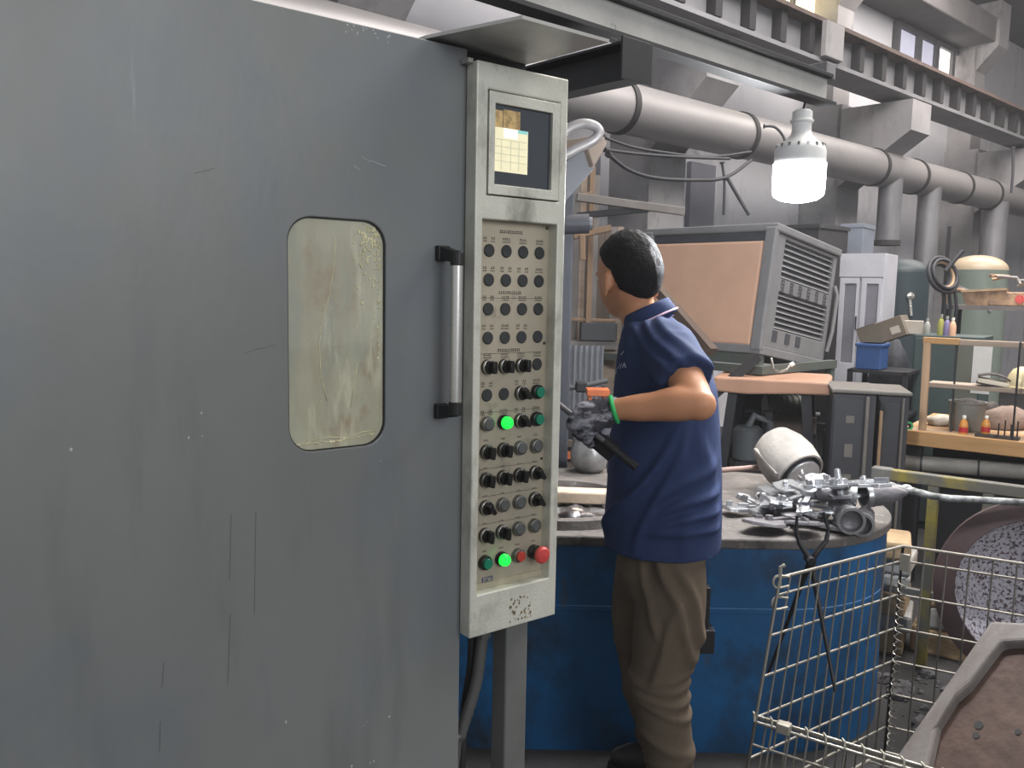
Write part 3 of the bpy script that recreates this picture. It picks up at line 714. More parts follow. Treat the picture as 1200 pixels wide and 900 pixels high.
ml.v = [p + Vector((0, 0, .016 * noise.noise(p * 14) + .012 * noise.noise(p * 31))) for p in ml.v]
ml.build('molten_metal', MATS['dross'], fu, smooth=True)
for k in range(16):
    th = rr.uniform(0, 6.28); q_ = rr.uniform(.3, .95) * PRAD * .85; c_ = pc + Vector((q_ * math.cos(th), q_ * math.sin(th), FT - .008)); r_ = rr.uniform(.018, .042); lm = MB().sphere((0, 0, 0), r_, 10, 7, (1.3, 1, .55))
    lm.v = [c_ + v * (1 + .5 * noise.noise(v * 45 + c_ * 9)) for v in lm.v]
    lm.build('dross_lump', MATS['dross' if k % 3 else 'brick_tan'], fu, smooth=True)
bk = onz(660, 577, FT + .04)
MB().box((-.22, -.045, FT), (.24, .045, FT + .045), Matrix.Translation((bk.x - FC.x, bk.y - FC.y + .03, 0)) @ Matrix.Rotation(R(-4), 4, 'Z')).build('lip_brick', MATS['brick_tan'], fu, bevel=.006)
bp = at(820, 722, 2.78)
Mb = Matrix.Translation(Vector((bp.x, 2.70, bp.z)) - FC)
b_ = MB().box((-.03, -.02, -.09), (.03, .06, -.01), Mb).box((-.012, -.01, -.03), (.012, .06, .13), Mb).build('side_bracket', MATS['steel_dark'], fu, bevel=.003)
# ------------------------------------------------------------------ castings heaped on the furnace
mat('cast_alu', S(182, 184, 188), 0.3, metal=0.85, var=0.15, scale=14, bump=0.25, bscale=50)
mat('cast_grey', S(118, 116, 120), 0.5, metal=0.5, var=0.2, scale=10, bump=0.3, bscale=40)
mat('ladle_white', S(148, 142, 136), 0.8, c2=S(116, 112, 110), scale=9, cut=(0.3, 0.6), bump=0.4, bscale=30)
CT = FT
def star_casting(label, p, rz, tilt, R0, arms, m='cast_alu', boss=True):
    """one shot of cast parts: a hub with runners ending in jagged plates"""
    M = Matrix.Translation(p) @ Matrix.Rotation(rz, 4, 'Z') @ Matrix.Rotation(tilt, 4, 'X'); q = random.Random(label)
    t = thing('die_casting', label, 'casting', M, 'castings heaped on the furnace')
    MB().lathe([(.0001, 0), (.03, 0), (.034, .012), (.03, .03), (.02, .034), (.0001, .034)], 14).build('hub', MATS[m], t, smooth=40)
    for k in range(arms):
        A = Matrix.Rotation(2 * math.pi * k / arms + q.uniform(-.3, .3), 4, 'Z') @ Matrix.Rotation(q.uniform(-.22, .18), 4, 'Y'); r = R0 * q.uniform(.7, 1.25)
        mb = MB().bar(A @ Vector((.02, 0, .014)), A @ Vector((r * .6, 0, .012)), .020, .013)
        n = 11; pl = []
        for j in range(n):
            th = 2 * math.pi * j / n; rr_ = q.uniform(.6, 1.25) * (.36 * r); pl.append((r * .74 + rr_ * math.cos(th), .85 * rr_ * math.sin(th)))
        hh = q.uniform(.008, .018); vs = [A @ Vector((x, y, .002)) for x, y in pl] + [A @ Vector((x * .99, y * .93, hh)) for x, y in pl]
        mb.add(vs, [tuple(range(n)), tuple(range(2 * n - 1, n - 1, -1))] + [(i, i + n, (i + 1) % n + n, (i + 1) % n) for i in range(n)])
        o = mb.build('runner', MATS[m], t, bevel=.0015)
        for _ in range(2):
            x = r * q.uniform(.55, .95); y = q.uniform(-.025, .025); h3 = hh + q.uniform(.004, .020); w3 = q.uniform(.007, .018)
            if q.random() < .5: MB().lathe([(w3 * .8, hh - .004), (w3 * .7, h3), (.0001, h3 + .002)], 9, A @ Matrix.Translation((x, y, 0)), caps=False).build('lug', MATS[m], o, smooth=40)
            else: MB().box((x - w3 * 1.4, y - .003, hh - .006), (x + w3 * 1.2, y + .003, h3 + .006), A @ Matrix.Rotation(q.uniform(-.3, .3), 4, 'Z')).build('fin', MATS[m], o, bevel=.001)
    if boss: MB().lathe([(.013, .03), (.010, .065), (.0001, .068)], 12).build('sprue', MATS[m], t, smooth=40)
    return t
def biscuit(label, p, axis, r, L, m='cast_grey', taper=.75):
    q = Vector(axis).normalized().to_track_quat('Z', 'Y').to_matrix().to_4x4()
    t = thing('casting_biscuit', label, 'casting', Matrix.Translation(p) @ q, 'castings heaped on the furnace')
    MB().lathe([(.0001, .012), (r * .45, .010), (r * .70, .006), (r * .82, .0), (r * .84, -.006), (r, -.006), (r * 1.02, .022), (r * .97, .03), (r * .9, L * .55), (r * taper, L), (.0001, L)], 28).build('slug', MATS[m], t, smooth=35)
    MB().lathe([(r * .84, -.008), (r * 1.06, -.008), (r * 1.06, .010), (r * .99, .014)], 28, caps=False).build('rim', MATS['cast_alu'], t, smooth=35)
    return t
def tp(px, py, z): return onz(px, py, z)
star_casting('flat dark casting spread lowest under the casting heap', tp(925, 612, CT + .005), .3, 0, .19, 7, 'cast_grey', False)
star_casting('spiky casting lying in the middle of the heap', tp(938, 594, CT + .045), 1.0, R(6), .18, 7)
star_casting('spiky bright casting tilted on top of the heap', tp(950, 582, CT + .09), 2.1, R(-12), .15, 6)
star_casting('small casting propped highest at the heap back', tp(984, 572, CT + .145), .5, R(-14), .13, 5)
star_casting('flat jagged casting at the heap edge close to the man', tp(893, 598, CT + .012), .2, R(3), .13, 6)
biscuit('thick round casting slug facing forward at the heap front', tp(984, 601, CT + .055) + Vector((0, -.10, 0)), (.10, 1, .06), .044, .17)
biscuit('round casting slug lying lowest at the furnace edge', tp(1006, 612, CT + .040) + Vector((0, -.03, 0)), (.45, .9, .0), .038, .16)
biscuit('pointed casting slug sticking out past the furnace edge', tp(1010, 578, CT + .115) + Vector((0, -.03, 0)), (.95, .10, .05), .042, .15, taper=.22)
biscuit('grey casting slug lying behind the pointed slug', tp(1004, 579, CT + .112) + Vector((-.02, -.02, 0)), (-.95, .25, .02), .036, .12, taper=.8)
# white casting ladle cup lying behind
lc = at(926, 543, 3.32)
axis = Vector((-.22, .75, .62)).normalized(); qm = Vector((.30, -.72, -.42)).normalized().to_track_quat('Z', 'Y').to_matrix().to_4x4()
ld = thing('ladle_cup', 'chalky white ladle cup lying tilted behind the heaped castings', 'ladle', Matrix.Translation(lc) @ qm)
MB().lathe([(.0001, -.15), (.05, -.15), (.088, -.12), (.108, -.06), (.112, .0), (.10, .07), (.098, .072), (.090, .072), (.092, .02), (.0001, .0)], 36).build('cup', MATS['ladle_white'], ld, smooth=35)
MB().lathe([(.060, .03), (.072, .03), (.074, .085), (.062, .085)], 32).build('spout_ring', MATS['cast_alu'], ld, smooth=35)
MB().lathe([(.0001, .02), (.04, .02), (.042, .07), (.0001, .07)], 24).build('plug', MATS['cast_grey'], ld, smooth=35)
MB().box((-.112, -.006, -.10), (-.098, .006, .06)).build('mould_seam', MATS['ladle_white'], ld, bevel=.002)
mat('pipe_pinkish', S(132, 108, 100), 0.6, var=0.2, scale=12)
hp = thing('ladle_handle_pipe', 'brownish thin pipe lying between the man and the white ladle cup', 'pipe', at(848, 550, 3.45))
MB().tube([at(820, 553, 3.4), at(895, 547, 3.42)], .011, 10).build('pipe', MATS['pipe_pinkish'], hp, world=True, smooth=40)
MB().tube([at(888, 547.5, 3.42), at(897, 547, 3.42)], .015, 10).build('coupling', MATS['cast_grey'], hp, world=True, smooth=40)
# long crusted pole reaching to the slug
mat('pole_crust', S(150, 152, 152), 0.6, metal=0.3, c2=S(70, 70, 72), scale=22, cut=(0.35, 0.6), bump=0.6, bscale=60)
pts = [at(1042, 571, 3.02), at(1056, 573, 3.01), at(1072, 576, 3.0), at(1090, 581, 2.98), at(1112, 584, 2.96), at(1150, 586, 2.93), at(1215, 590, 2.88), at(1300, 594, 2.82)]
sp = thing('skimming_pole', 'long crusted grey steel pole laid from the castings across the rail', 'pole', pts[0])
po_ = MB(); pp2 = []; rs2 = []
for i in range(len(pts) - 1):
    for k_ in range(6):
        p = pts[i].lerp(pts[i + 1], k_ / 6); pp2.append(p); rs2.append(.0125 + .004 * max(0, 1 - i / 3) * abs(noise.noise(p * 30)) * 2)
po_.tube(pp2, rs2, 10).build('shaft', MATS['pole_crust'], sp, world=True, smooth=50)
tip = MB()
for p, r_ in ((at(1044, 570, 3.02), .018), (at(1062, 572, 3.01), .016), (at(1050, 575, 3.01), .014)): tip.sphere(p, r_, 8, 6, (1.4, .8, .9))
tip.build('crust_lump', MATS['pole_crust'], sp, world=True, smooth=True)
# metallic pot standing behind the crucible
mat('pot_alu', S(150, 150, 150), 0.35, metal=0.7, var=0.25, scale=12, bump=0.3, bscale=25)
pt = thing('dipping_pot', 'round dull aluminium pot standing behind the crucible lip', 'pot', onz(694, 560, FT + .002) + Vector((0, .14, 0)))
MB().lathe([(.0001, 0), (.05, 0), (.082, .03), (.088, .08), (.075, .13), (.066, .15), (.06, .15), (.07, .12), (.0001, .1)], 28).build('vessel', MATS['pot_alu'], pt, smooth=40)
MB().lathe([(.064, .146), (.072, .150), (.072, .160), (.064, .162)], 28, caps=False).build('rim', MATS['cast_alu'], pt, smooth=40)

# ================================================================== wire cage
mat('zinc_wire', S(134, 130, 122), 0.4, metal=0.55, var=0.12, scale=30)
mat('zinc_bright', S(164, 160, 148), 0.4, metal=0.4, var=0.05)
CZ = 0.79; C0 = 0.12
A = onz(1058, 640, CZ); B = onz(914, 677, CZ); C = onz(1200, 661, CZ); C = A + (C - A) * 1.9
B0 = onz(885, 846, 0.41); B0 = B + (B0 - B) * ((CZ - C0) / (CZ - 0.41)); A0 = Vector((A.x - .012, A.y, C0)); Cb = Vector((C.x, C.y, C0))
cg = thing('wire_cage', 'galvanised wire mesh cage container beside the blue furnace', 'cage', Vector((A.x, A.y, 0)))
def wire(p, q, r=.0032, name='wire'): return MB().tube([p, q], r, 7).build(name, MATS['zinc_wire'], cg, world=True, smooth=50)
zs = [1.0, .93] + [.93 - .16 * k for k in range(1, 6)] + [0.0]
def mesh_panel(T0, T1, L0, L1, n, zz=zs, thick=(0,)):
    for k, w in enumerate(zz):
        wire(L0.lerp(T0, w), L1.lerp(T1, w), .0045 if k in thick else .0034)
    for k in range(n + 1):
        u = k / n; wire(L0.lerp(L1, u), T0.lerp(T1, u), .0045 if k in (0, n) else .0028)
mesh_panel(B, A, B0, A0, 13)
mesh_panel(A, C, A0, Cb, 10)
# front half gate
fz = (0.41 - C0) / (CZ - C0); G0 = B0.lerp(B, fz); gd_ = (onz(1072, 903, 0.41) - onz(886, 846, 0.41)); gd_.z = 0
G1 = G0 + gd_ * 2.6; L0 = B0 + Vector((0, 0, -.0)); L1 = L0 + gd_ * 2.6
mesh_panel(G0, G1, L0, L1, 22, [1.0, .80, .5, .2, 0])
for o_ in (Vector((.004, .010, .012)), Vector((0, .020, .004))): wire(G0 + o_, G1 + o_, .0042)
for k in range(23):
    p = G0.lerp(G1, k / 22) + Vector((0, .01, .004)); MB().tube([p + Vector((-.004, -.016, 0)), p + Vector((0, -.008, .014)), p + Vector((0, .010, .014)), p + Vector((.004, .016, -.004))], .0028, 6).build('clip', MATS['zinc_bright'], cg, world=True)
fl = G0.lerp(G1, .075); MB().box((-.018, -.014, -.006), (.018, .014, .022), frame(fl, gd_)).build('latch_block', MATS['zinc_bright'], cg, world=True, bevel=.004)
# spiral hinge at the far corner, side tag, hook rings at the free edge
sp_ = []
for k in range(22 * 8):
    th = 2 * math.pi * k / 8; z = CZ - .10 - (CZ - C0 - .12) * k / (22 * 8); sp_.append(Vector((A.x + .0 + .011 * math.cos(th), A.y - .012 + .011 * math.sin(th), z)))
MB().tube(sp_, .0022, 5).build('spiral_hinge', MATS['zinc_wire'], cg, world=True, smooth=60)
MB().box((-.004, -.014, -.075), (.026, -.008, -.02), frame(A, D_BENCH)).build('tag', MATS['zinc_bright'], cg, world=True, bevel=.003)
for dz in (.0, -.06):
    p = B + Vector((-.002, 0, dz)); MB().tube(lerp_path([(p + Vector(v_), .0034) for v_ in ((.03, .01, 0), (-.004, -.002, .006), (-.016, -.006, -.004), (-.016, -.006, -.018), (-.004, -.002, -.028), (.03, .01, -.026))], 5)[0], .0034, 7).build('hook_ring', MATS['zinc_bright'], cg, world=True, smooth=50)
MB().tube([B + Vector((0, 0, -.02)), B + Vector((0, 0, .03)), B + Vector((.012, 0, .036))], .005, 7).build('corner_hook', MATS['zinc_bright'], cg, world=True, smooth=50)
cbm = MB().box((0, 0, 0), (1, 1, 1))
for p, q in ((B0, A0), (A0, Cb), (L0, L1)): wire(p, q, .006, 'base_rail')
for p in (A0, B0, Cb): MB().tube([p, Vector((p.x, p.y, 0))], .012, 8).build('foot', MATS['zinc_wire'], cg, world=True)
# floor mesh of the cage
for k in range(9):
    u = k / 8; wire(B0.lerp(A0, u), B0.lerp(A0, u) + (L1 - L0) * .8, .003, 'floor_wire')

# ------------------------------------------------------------------ tongs hung on the cage
mat('tong_steel', S(38, 38, 42), 0.45, metal=0.4, var=0.2, scale=20)
tg = thing('steel_tongs', 'black steel tongs hooked over the wire cage edge with open jaws up', 'tongs', at(950, 655, 2.44))
def tt(pts, rs): return [at(x, y, Y) for x, y, Y in pts], rs
a1, r1 = tt([(934, 604, 2.42), (933, 622, 2.42), (937, 637, 2.41), (945, 649, 2.40), (951, 660, 2.39), (956, 690, 2.35), (966, 742, 2.30), (979, 811, 2.24)], [.004, .0055, .007, .009, .010, .0075, .006, .0045])
a2, r2 = tt([(965, 600, 2.42), (971, 620, 2.42), (968, 634, 2.41), (957, 647, 2.40), (949, 660, 2.40), (938, 688, 2.47), (921, 735, 2.52), (900, 790, 2.56)], [.004, .0055, .007, .009, .010, .0075, .006, .0045])
MB().tube(a1, r1, 9).build('handle_arm', MATS['tong_steel'], tg, world=True, smooth=50)
MB().tube(a2, r2, 9).build('handle_arm', MATS['tong_steel'], tg, world=True, smooth=50)
pv = at(950, 657, 2.385); MB().tube([pv + Vector((0, -.014, 0)), pv + Vector((0, .03, 0))], .012, 12).build('pivot_pin', MATS['tong_steel'], tg, world=True, smooth=40)

# ------------------------------------------------------------------ slab in the cage, ladle bowl behind
mat('slab_brown', S(72, 53, 45), 0.75, var=0.2, scale=8, bump=0.3, bscale=30)
overlay(MATS['slab_brown'], S(116, 92, 80), 5, 0.55, 0.75, (1, 1, .5), 1.0)
mat('slab_edge', S(120, 115, 112), 0.85, c2=S(92, 84, 80), scale=12, cut=(0.3, 0.65), bump=0.5, bscale=25, stretch=(1, 1, .5))
# plane leaning back, seen through the mesh
so = at(1060, 905, 2.18); st_ = at(1172, 728, 2.36); sr = at(1330, 800, 2.02)
ex = (sr - st_).normalized(); ez = (st_ - so); ez = (ez - ex * ez.dot(ex)).normalized(); ey = ez.cross(ex)
SM = Matrix(((ex.x, ey.x, ez.x, st_.x), (ex.y, ey.y, ez.y, st_.y), (ex.z, ey.z, ez.z, st_.z), (0, 0, 0, 1)))
sl = thing('mould_slab', 'thick rusty brown slab with pale crusted rim leaning in the wire cage', 'slab', SM)
def sp2(px, py): q = onpl(px, py, SM); return (q.x, q.z)
outer = [sp2(*p) for p in ((1166, 735), (1020, 945), (1050, 1010), (1330, 1010), (1330, 750), (1215, 738))]
inner = [sp2(*p) for p in ((1178, 762), (1140, 812), (1124, 826), (1104, 858), (1094, 905), (1110, 985), (1300, 985), (1300, 770), (1212, 760))]
s1 = MB(); holed(s1, outer, [inner], -.035, .05); s1.build('crusted_rim', MATS['slab_edge'], sl, bevel=.012, seg=3)
s2 = MB().prism(inner, -.005, .045); s2.build('rusty_face', MATS['slab_brown'], sl)
hl = MB()
for x, y, r_ in ((1147, 850, .012), (1144, 862, .009), (1193, 858, .008)):
    q = onpl(x, y, SM, -.005); hl.lathe([(.0001, .0), (r_, .0), (r_, .003), (.0001, .003)], 12, Matrix.Translation((q.x, -.004, q.z)) @ TO)
hl.build('pit_hole', MATS['rubber_dark'], sl)
mat('bowl_brown', S(60, 43, 43), 0.65, var=0.2, scale=6, bump=0.15, bscale=30)
mat('bowl_speckle', S(172, 168, 176), 0.9, c2=S(74, 58, 62), scale=85, cut=(0.40, 0.50), bump=0.4, bscale=60, detail=3)
bc = at(1216, 697, 2.86); bax = Vector((-.34, -.86, .10)).normalized(); bq = bax.to_track_quat('Z', 'Y').to_matrix().to_4x4()
bw = thing('ladle_bowl', 'big brown iron bowl tipped on edge with pale speckled lining', 'bowl', Matrix.Translation(bc) @ bq)
RB = .325
MB().lathe([(RB * .55, -.30), (RB * .9, -.16), (RB, -.03), (RB, .0), (RB * .80, .015), (RB * .78, .0)], 56, caps=False).build('rim_ring', MATS['bowl_brown'], bw, smooth=35)
MB().lathe([(.0001, -.30), (RB * .56, -.30)], 56, caps=False).build('base', MATS['bowl_brown'], bw)
MB().lathe([(RB * .79, .008), (RB * .74, -.03), (RB * .56, -.09), (RB * .3, -.13), (.0001, -.14)], 56, caps=False).build('lining', MATS['bowl_speckle'], bw, smooth=60)

# ================================================================== guard rail by the furnace
mat('yellow_paint', S(118, 106, 42), 0.6, c2=S(80, 78, 72), scale=4, cut=(0.46, 0.58), stretch=(1, 1, 1))
mat('rail_grey', S(92, 90, 86), 0.6, var=0.2, scale=6)
ra = at(1030, 549, 3.55); rb = onz(1200, 571, ra.z); rd = flat(rb - ra); RF = frame(Vector((ra.x, ra.y, 0)), rd); RZ = ra.z
rl = thing('guard_rail', 'worn yellow steel guard rail with square posts behind the cage', 'rail', RF)
MB().box((0, 0, RZ - .045), (1.5, .045, RZ)).build('top_rail', MATS['yellow_paint'], rl, bevel=.004)
for px in (1085, 1150, 1215):
    x = onpl(px, 600, RF).x; MB().box((x, .003, .0), (x + .04, .043, RZ - .045)).build('post', MATS['yellow_paint'], rl, bevel=.003)
MB().box((0.04, .010, .30), (1.5, .035, .335)).build('lower_rail', MATS['rail_grey'], rl, bevel=.003)
MB().box((-.03, -.004, RZ - .07), (.05, .05, RZ + .003)).build('end_cap', MATS['rail_grey'], rl, bevel=.006)

# ------------------------------------------------------------------ stacked ingots and bricks on the floor behind the cage
mat('ingot_tan', S(158, 134, 104), 0.85, var=0.2, scale=8, bump=0.3)
mat('ingot_grey', S(150, 148, 146), 0.7, metal=0.2, var=0.2, scale=9, bump=0.2)
def block(name, label, cat, px, py, Y, sx, sy, sz, rz, m, group):
    p = at(px, py, Y)
    t = MB().box((-sx / 2, -sy / 2, 0), (sx / 2, sy / 2, sz)).build(name, MATS[m], None, bevel=.012)
    t.matrix_world = Matrix.Translation(p) @ Matrix.Rotation(rz, 4, 'Z'); tag(t, label, cat, group); return t
GI = 'stacked blocks behind the wire cage'
base = at(1086, 800, 3.44)
stack = [('tan', 'lowest tan refractory block in the stack behind the cage'), ('grey', 'second grey block up in the stack behind the cage'), ('tan', 'third block up in the stack, wide and tan'),
         ('grey', 'fourth block up in the stack, pale grey'), ('grey', 'fifth block up in the stack, pale grey and shifted'), ('tan', 'topmost tan block of the stack behind the cage')]
zz = 0.0; cen = Vector((1.60, 3.72, 0))
for k, (c, lb_) in enumerate(stack):
    hh = (.11, .08, .10, .07, .07, .08)[k]
    o = MB().box((-.19, -.12, 0), (.19, .12, hh)).build('refractory_block', MATS['ingot_' + c], None, bevel=.014)
    o.matrix_world = Matrix.Translation(cen + Vector((.02 * math.sin(k * 2.1), .02 * math.cos(k * 1.7), zz))) @ Matrix.Rotation(-.5 + .12 * math.sin(k * 3), 4, 'Z')
    tag(o, lb_, 'block', GI); zz += hh
cen2 = Vector((1.98, 3.62, 0)); zz = 0
for k, (c, hh, lb_) in enumerate((('tan', .12, 'tan block on the floor beside the yellow post'), ('grey', .1, 'grey block laid on the tan block beside the yellow post'), ('tan', .1, 'tan block on top of the pair beside the yellow post'))):
    o = MB().box((-.17, -.12, 0), (.17, .12, hh)).build('refractory_block', MATS['ingot_' + c], None, bevel=.014)
    o.matrix_world = Matrix.Translation(cen2 + Vector((.015 * k, 0, zz))) @ Matrix.Rotation(-.6 + .1 * k, 4, 'Z'); tag(o, lb_, 'block', GI); zz += hh
# slag crumbs
sg = MB(); rs = random.Random(11)
mat('slag', S(96, 94, 96), 0.8, c2=S(30, 30, 32), scale=12, bump=0.4)
for k in range(700):
    x = rs.uniform(1.45, 2.6); y = rs.uniform(2.3, 3.4); r_ = rs.choice((.006, .01, .016, .028)) * rs.uniform(.7, 1.4); o_ = len(sg.v)
    sg.sphere((x, y, r_ * .3), r_, 7, 5, (1.2, .9, .7))
    for i_ in range(o_, len(sg.v)): sg.v[i_] = sg.v[i_] + (sg.v[i_] - Vector((x, y, r_ * .3))) * .5 * noise.noise(sg.v[i_] * 60)
so_ = sg.build('slag_crumbs', MATS['slag']); tag(so_, 'dark slag crumbs scattered on the floor under the cage', 'slag', kind='stuff')
# grey roller duct low under the bench
mat('low_duct', S(122, 118, 112), 0.6, var=0.15, scale=5)
q0 = at(1050, 541, 4.6); q1 = at(1230, 555, 4.25)
ldu = thing('floor_pipe', 'pale grey horizontal pipe running low under the wooden bench', 'pipe', q0)
MB().tube([q0 - (q1 - q0) * .1, q1], .042, 18).build('pipe', MATS['low_duct'], ldu, world=True, smooth=40)
for u in (.17, .55): MB().tube([q0.lerp(q1, u), q0.lerp(q1, u + .015)], .047, 18).build('joint_ring', MATS['steel_dark'], ldu, world=True, smooth=40)
for u in (0.0, .9):
    p = q0.lerp(q1, u); MB().box((-.03, -.03, 0), (.03, .03, p.z - .035), Matrix.Translation((p.x, p.y, 0))).build('support', MATS['steel_dark'], ldu, world=True)

# ================================================================== wooden bench with timber frame
mat('wood_bench', S(166, 128, 84), 0.7, var=0.15, scale=6, stretch=(0.3, 3, 3), bump=0.15, bscale=25)
mat('wood_pale', S(168, 140, 112), 0.75, var=0.15, scale=6, stretch=(3, 3, .3))
mat('wood_grey', S(150, 134, 120), 0.8, var=0.2, scale=6, stretch=(.3, 3, 3))
WF, WL, WH = face(1054, 503, 520, 1230, 4.55, D_BENCH)
bn = thing('work_bench', 'wooden work bench with timber uprights carrying bottles and a pot', 'bench', WF @ Matrix.Translation((0, 0, -WF.translation.z)))
bz = WF.translation.z
MB().box((0, 0, bz), (WL + .5, .03, bz + WH)).build('front_board', MATS['wood_bench'], bn, bevel=.004)
nb = 6; bd = .85
for k in range(nb):
    y0 = .03 + (bd - .03) * k / nb; MB().box((0, y0 + .002, bz + WH - .025), (WL + .5, y0 + (bd - .03) / nb - .002, bz + WH)).build('plank', MATS['wood_bench' if k % 2 else 'wood_pale'], bn, bevel=.002)
BT = bz + WH
for x in (.03, WL * .95):
    for y in (.05, bd - .1): MB().box((x, y, 0), (x + .07, y + .07, bz + WH - .025)).build('leg', MATS['steel_dark'], bn)
p0 = onpl(1081, 500, WF, .06); p1 = onpl(1087, 400, WF, .06)
MB().bar(Vector((p0.x, .06, BT)), Vector((p1.x, .06, p1.z + bz)), .035, .03, Vector((0, 1, 0))).build('upright', MATS['wood_pale'], bn, bevel=.003)
zt1 = p1.z + bz
p2 = onpl(1120, 400, WF, .06)
MB().box((p1.x - .02, .045, zt1 - .012), (p2.x + .02, .08, zt1 + .022)).build('crossbar', MATS['wood_bench'], bn, bevel=.003)
MB().box((p2.x + .02, .05, zt1 - .012), (WL + .5, .09, zt1 + .018)).build('crossbar', MATS['wood_grey'], bn, bevel=.003)
zm = onpl(1085, 449, WF, .1).z + bz
MB().box((p0.x, .085, zm - .018), (WL + .5, .24, zm + .006)).build('mid_shelf', MATS['wood_grey'], bn, bevel=.003)
MB().box((WL + .3, .05, BT), (WL + .34, .09, zt1)).build('upright', MATS['wood_pale'], bn, bevel=.003)
MB().box((p2.x - .003, .1, BT), (p2.x + .006, .106, zt1)).build('hanger_rod', MATS['steel_dark'], bn)
q = onpl(1192, 450, WF, .03); MB().tube([(q.x, .02, BT), (q.x, .02, zt1 + .02)], .005, 8).build('hanger_rod', MATS['steel_dark'], bn)
def bpos(px, py, y): v = onpl(px, py, WF, y); return WF @ Vector((v.x, y, WH))
mat('bottle_amber', S(190, 128, 50), 0.3, var=0.1, scale=20, coat=.4)
mat('label_red', S(168, 36, 44), 0.5, var=0.05)
mat('cap_white', S(235, 232, 224), 0.4, var=0)
mat('bottle_peach', S(216, 170, 140), 0.4, var=.1)
mat('bottle_violet', S(120, 110, 150), 0.35, var=.1)
mat('bottle_olive', S(150, 150, 80), 0.35, var=.1)
mat('bottle_clear', S(150, 152, 146), 0.2, var=.1)
def bottle(label, p, h, r, m, band=None, group=None, cap='cap_white'):
    t = thing('bottle', label, 'bottle', p, group)
    MB().lathe([(.0001, 0), (r * .95, 0), (r, .08 * h), (r, .42 * h), (r * .92, .58 * h), (r * .6, .74 * h), (r * .34, .8 * h), (r * .34, .86 * h), (.0001, .86 * h)], 18).build('body', MATS[m], t, smooth=35)
    MB().lathe([(r * .42, .84 * h), (r * .42, h), (.0001, h)], 14).build('cap', MATS[cap], t, smooth=35)
    if band: MB().lathe([(r * 1.015, .10 * h), (r * 1.015, .38 * h)], 18, caps=False).build('label_band', MATS[band], t, smooth=35)
    return t
bottle('amber bottle with red band standing before the grey pot', bpos(1129, 503, .07), .098, .022, 'bottle_amber', 'label_red', 'small bottles on the bench')
bottle('amber bottle with red band standing on a dark tray', bpos(1155, 503, .07) + Vector((0, 0, .015)), .092, .021, 'bottle_amber', 'label_red', 'small bottles on the bench')
mat('pot_grey', S(128, 126, 120), 0.5, metal=0.3, var=0.15, scale=6)
pc_ = bpos(1132, 500, .22)
gp = thing('grey_pot', 'wide grey metal pot on the wooden bench behind a bottle', 'pot', pc_)
MB().lathe([(.0001, 0), (.078, 0), (.084, .01), (.088, .145), (.094, .150), (.094, .158), (.084, .158), (.080, .02), (.0001, .015)], 32).build('vessel', MATS['pot_grey'], gp, smooth=35)
MB().sphere((.0, 0, .14), .075, 16, 8, (1, 1, .45)).build('powder', MATS['ladle_white'], gp, smooth=True)
mat('tray_dark', S(58, 50, 48), 0.7)
for px, lb_ in ((1158, 'dark flat tray under an amber bottle on the bench'), (1182, 'dark flat tray holding thin pins on the bench')):
    t = thing('tray', lb_, 'tray', Matrix.Translation(bpos(px, 505, .06)) @ Matrix.Rotation(math.atan2(D_BENCH.y, D_BENCH.x), 4, 'Z'), 'dark trays on the bench')
    MB().box((-.055, -.04, 0), (.05, .04, .012)).build('base', MATS['tray_dark'], t, bevel=.003)
    MB().box((-.055, -.042, .0), (.05, -.036, .018)).build('lip', MATS['tray_dark'], t)
    if px > 1170:
        for k in range(4): MB().tube([(-.045 + .028 * k, .0, .012), (-.045 + .028 * k, .0, .075 + .02 * (k % 2))], .004, 6).build('pin', MATS['steel_dark'], t)
mat('tape_green', S(36, 150, 84), 0.45, var=.1)
tg2 = thing('tape_roll', 'small green roll lying on the bench corner', 'tape roll', Matrix.Translation(bpos(1064, 499, .03) + Vector((0, 0, .018))) @ Matrix.Rotation(R(80), 4, 'X'))
MB().lathe([(.012, -.012), (.024, -.012), (.024, .012), (.012, .012), (.012, -.012)], 20, caps=False).build('roll', MATS['tape_green'], tg2, smooth=35)
MB().lathe([(.010, -.013), (.013, -.013), (.013, .013), (.010, .013), (.010, -.013)], 20, caps=False).build('core', MATS['steel_dark'], tg2, smooth=35)
mat('sack_pale', S(176, 168, 156), 0.85, var=.15, scale=8, bump=.3)
mat('sack_brown', S(128, 110, 100), 0.85, var=.2, scale=8, bump=.3)
def lump(name, label, cat, p, sx, sy, sz, m, seed, rz=0, group=None):
    mb = MB().sphere((0, 0, 0), 1, 20, 12)
    mb.v = [Vector((v.x * sx, v.y * sy, v.z * sz)) * (1 + .16 * noise.noise(v * 1.7 + Vector((seed, 0, 0))) + .05 * noise.noise(v * 5 + Vector((seed, 2, 0)))) for v in mb.v]
    mb.v = [Vector((v.x, v.y, max(v.z, -sz * .7))) for v in mb.v]
    o = mb.build(name, MATS[m], None, smooth=True); o.matrix_world = Matrix.Translation(p + Vector((0, 0, sz * .7))) @ Matrix.Rotation(rz, 4, 'Z'); tag(o, label, cat, group); return o
lump('rolled_sack', 'pale rolled sack on the bench beside the grey pot', 'sack', bpos(1105, 478, .32), .085, .06, .035, 'sack_pale', 1)
lump('cloth_heap', 'brownish cloth heap on the bench behind the trays', 'cloth', bpos(1178, 487, .42), .13, .07, .075, 'sack_brown', 3)
lump('dark_rag', 'dark rag between the grey pot and the cloth heap', 'rag', bpos(1160, 482, .52), .06, .05, .08, 'tray_dark', 5)
def shelf_z(px, y): v = onpl(px, 449, WF, y); return WF @ Vector((v.x, y, zm + .006 - bz))
mat('helmet_cream', S(214, 198, 158), 0.4, var=.05)
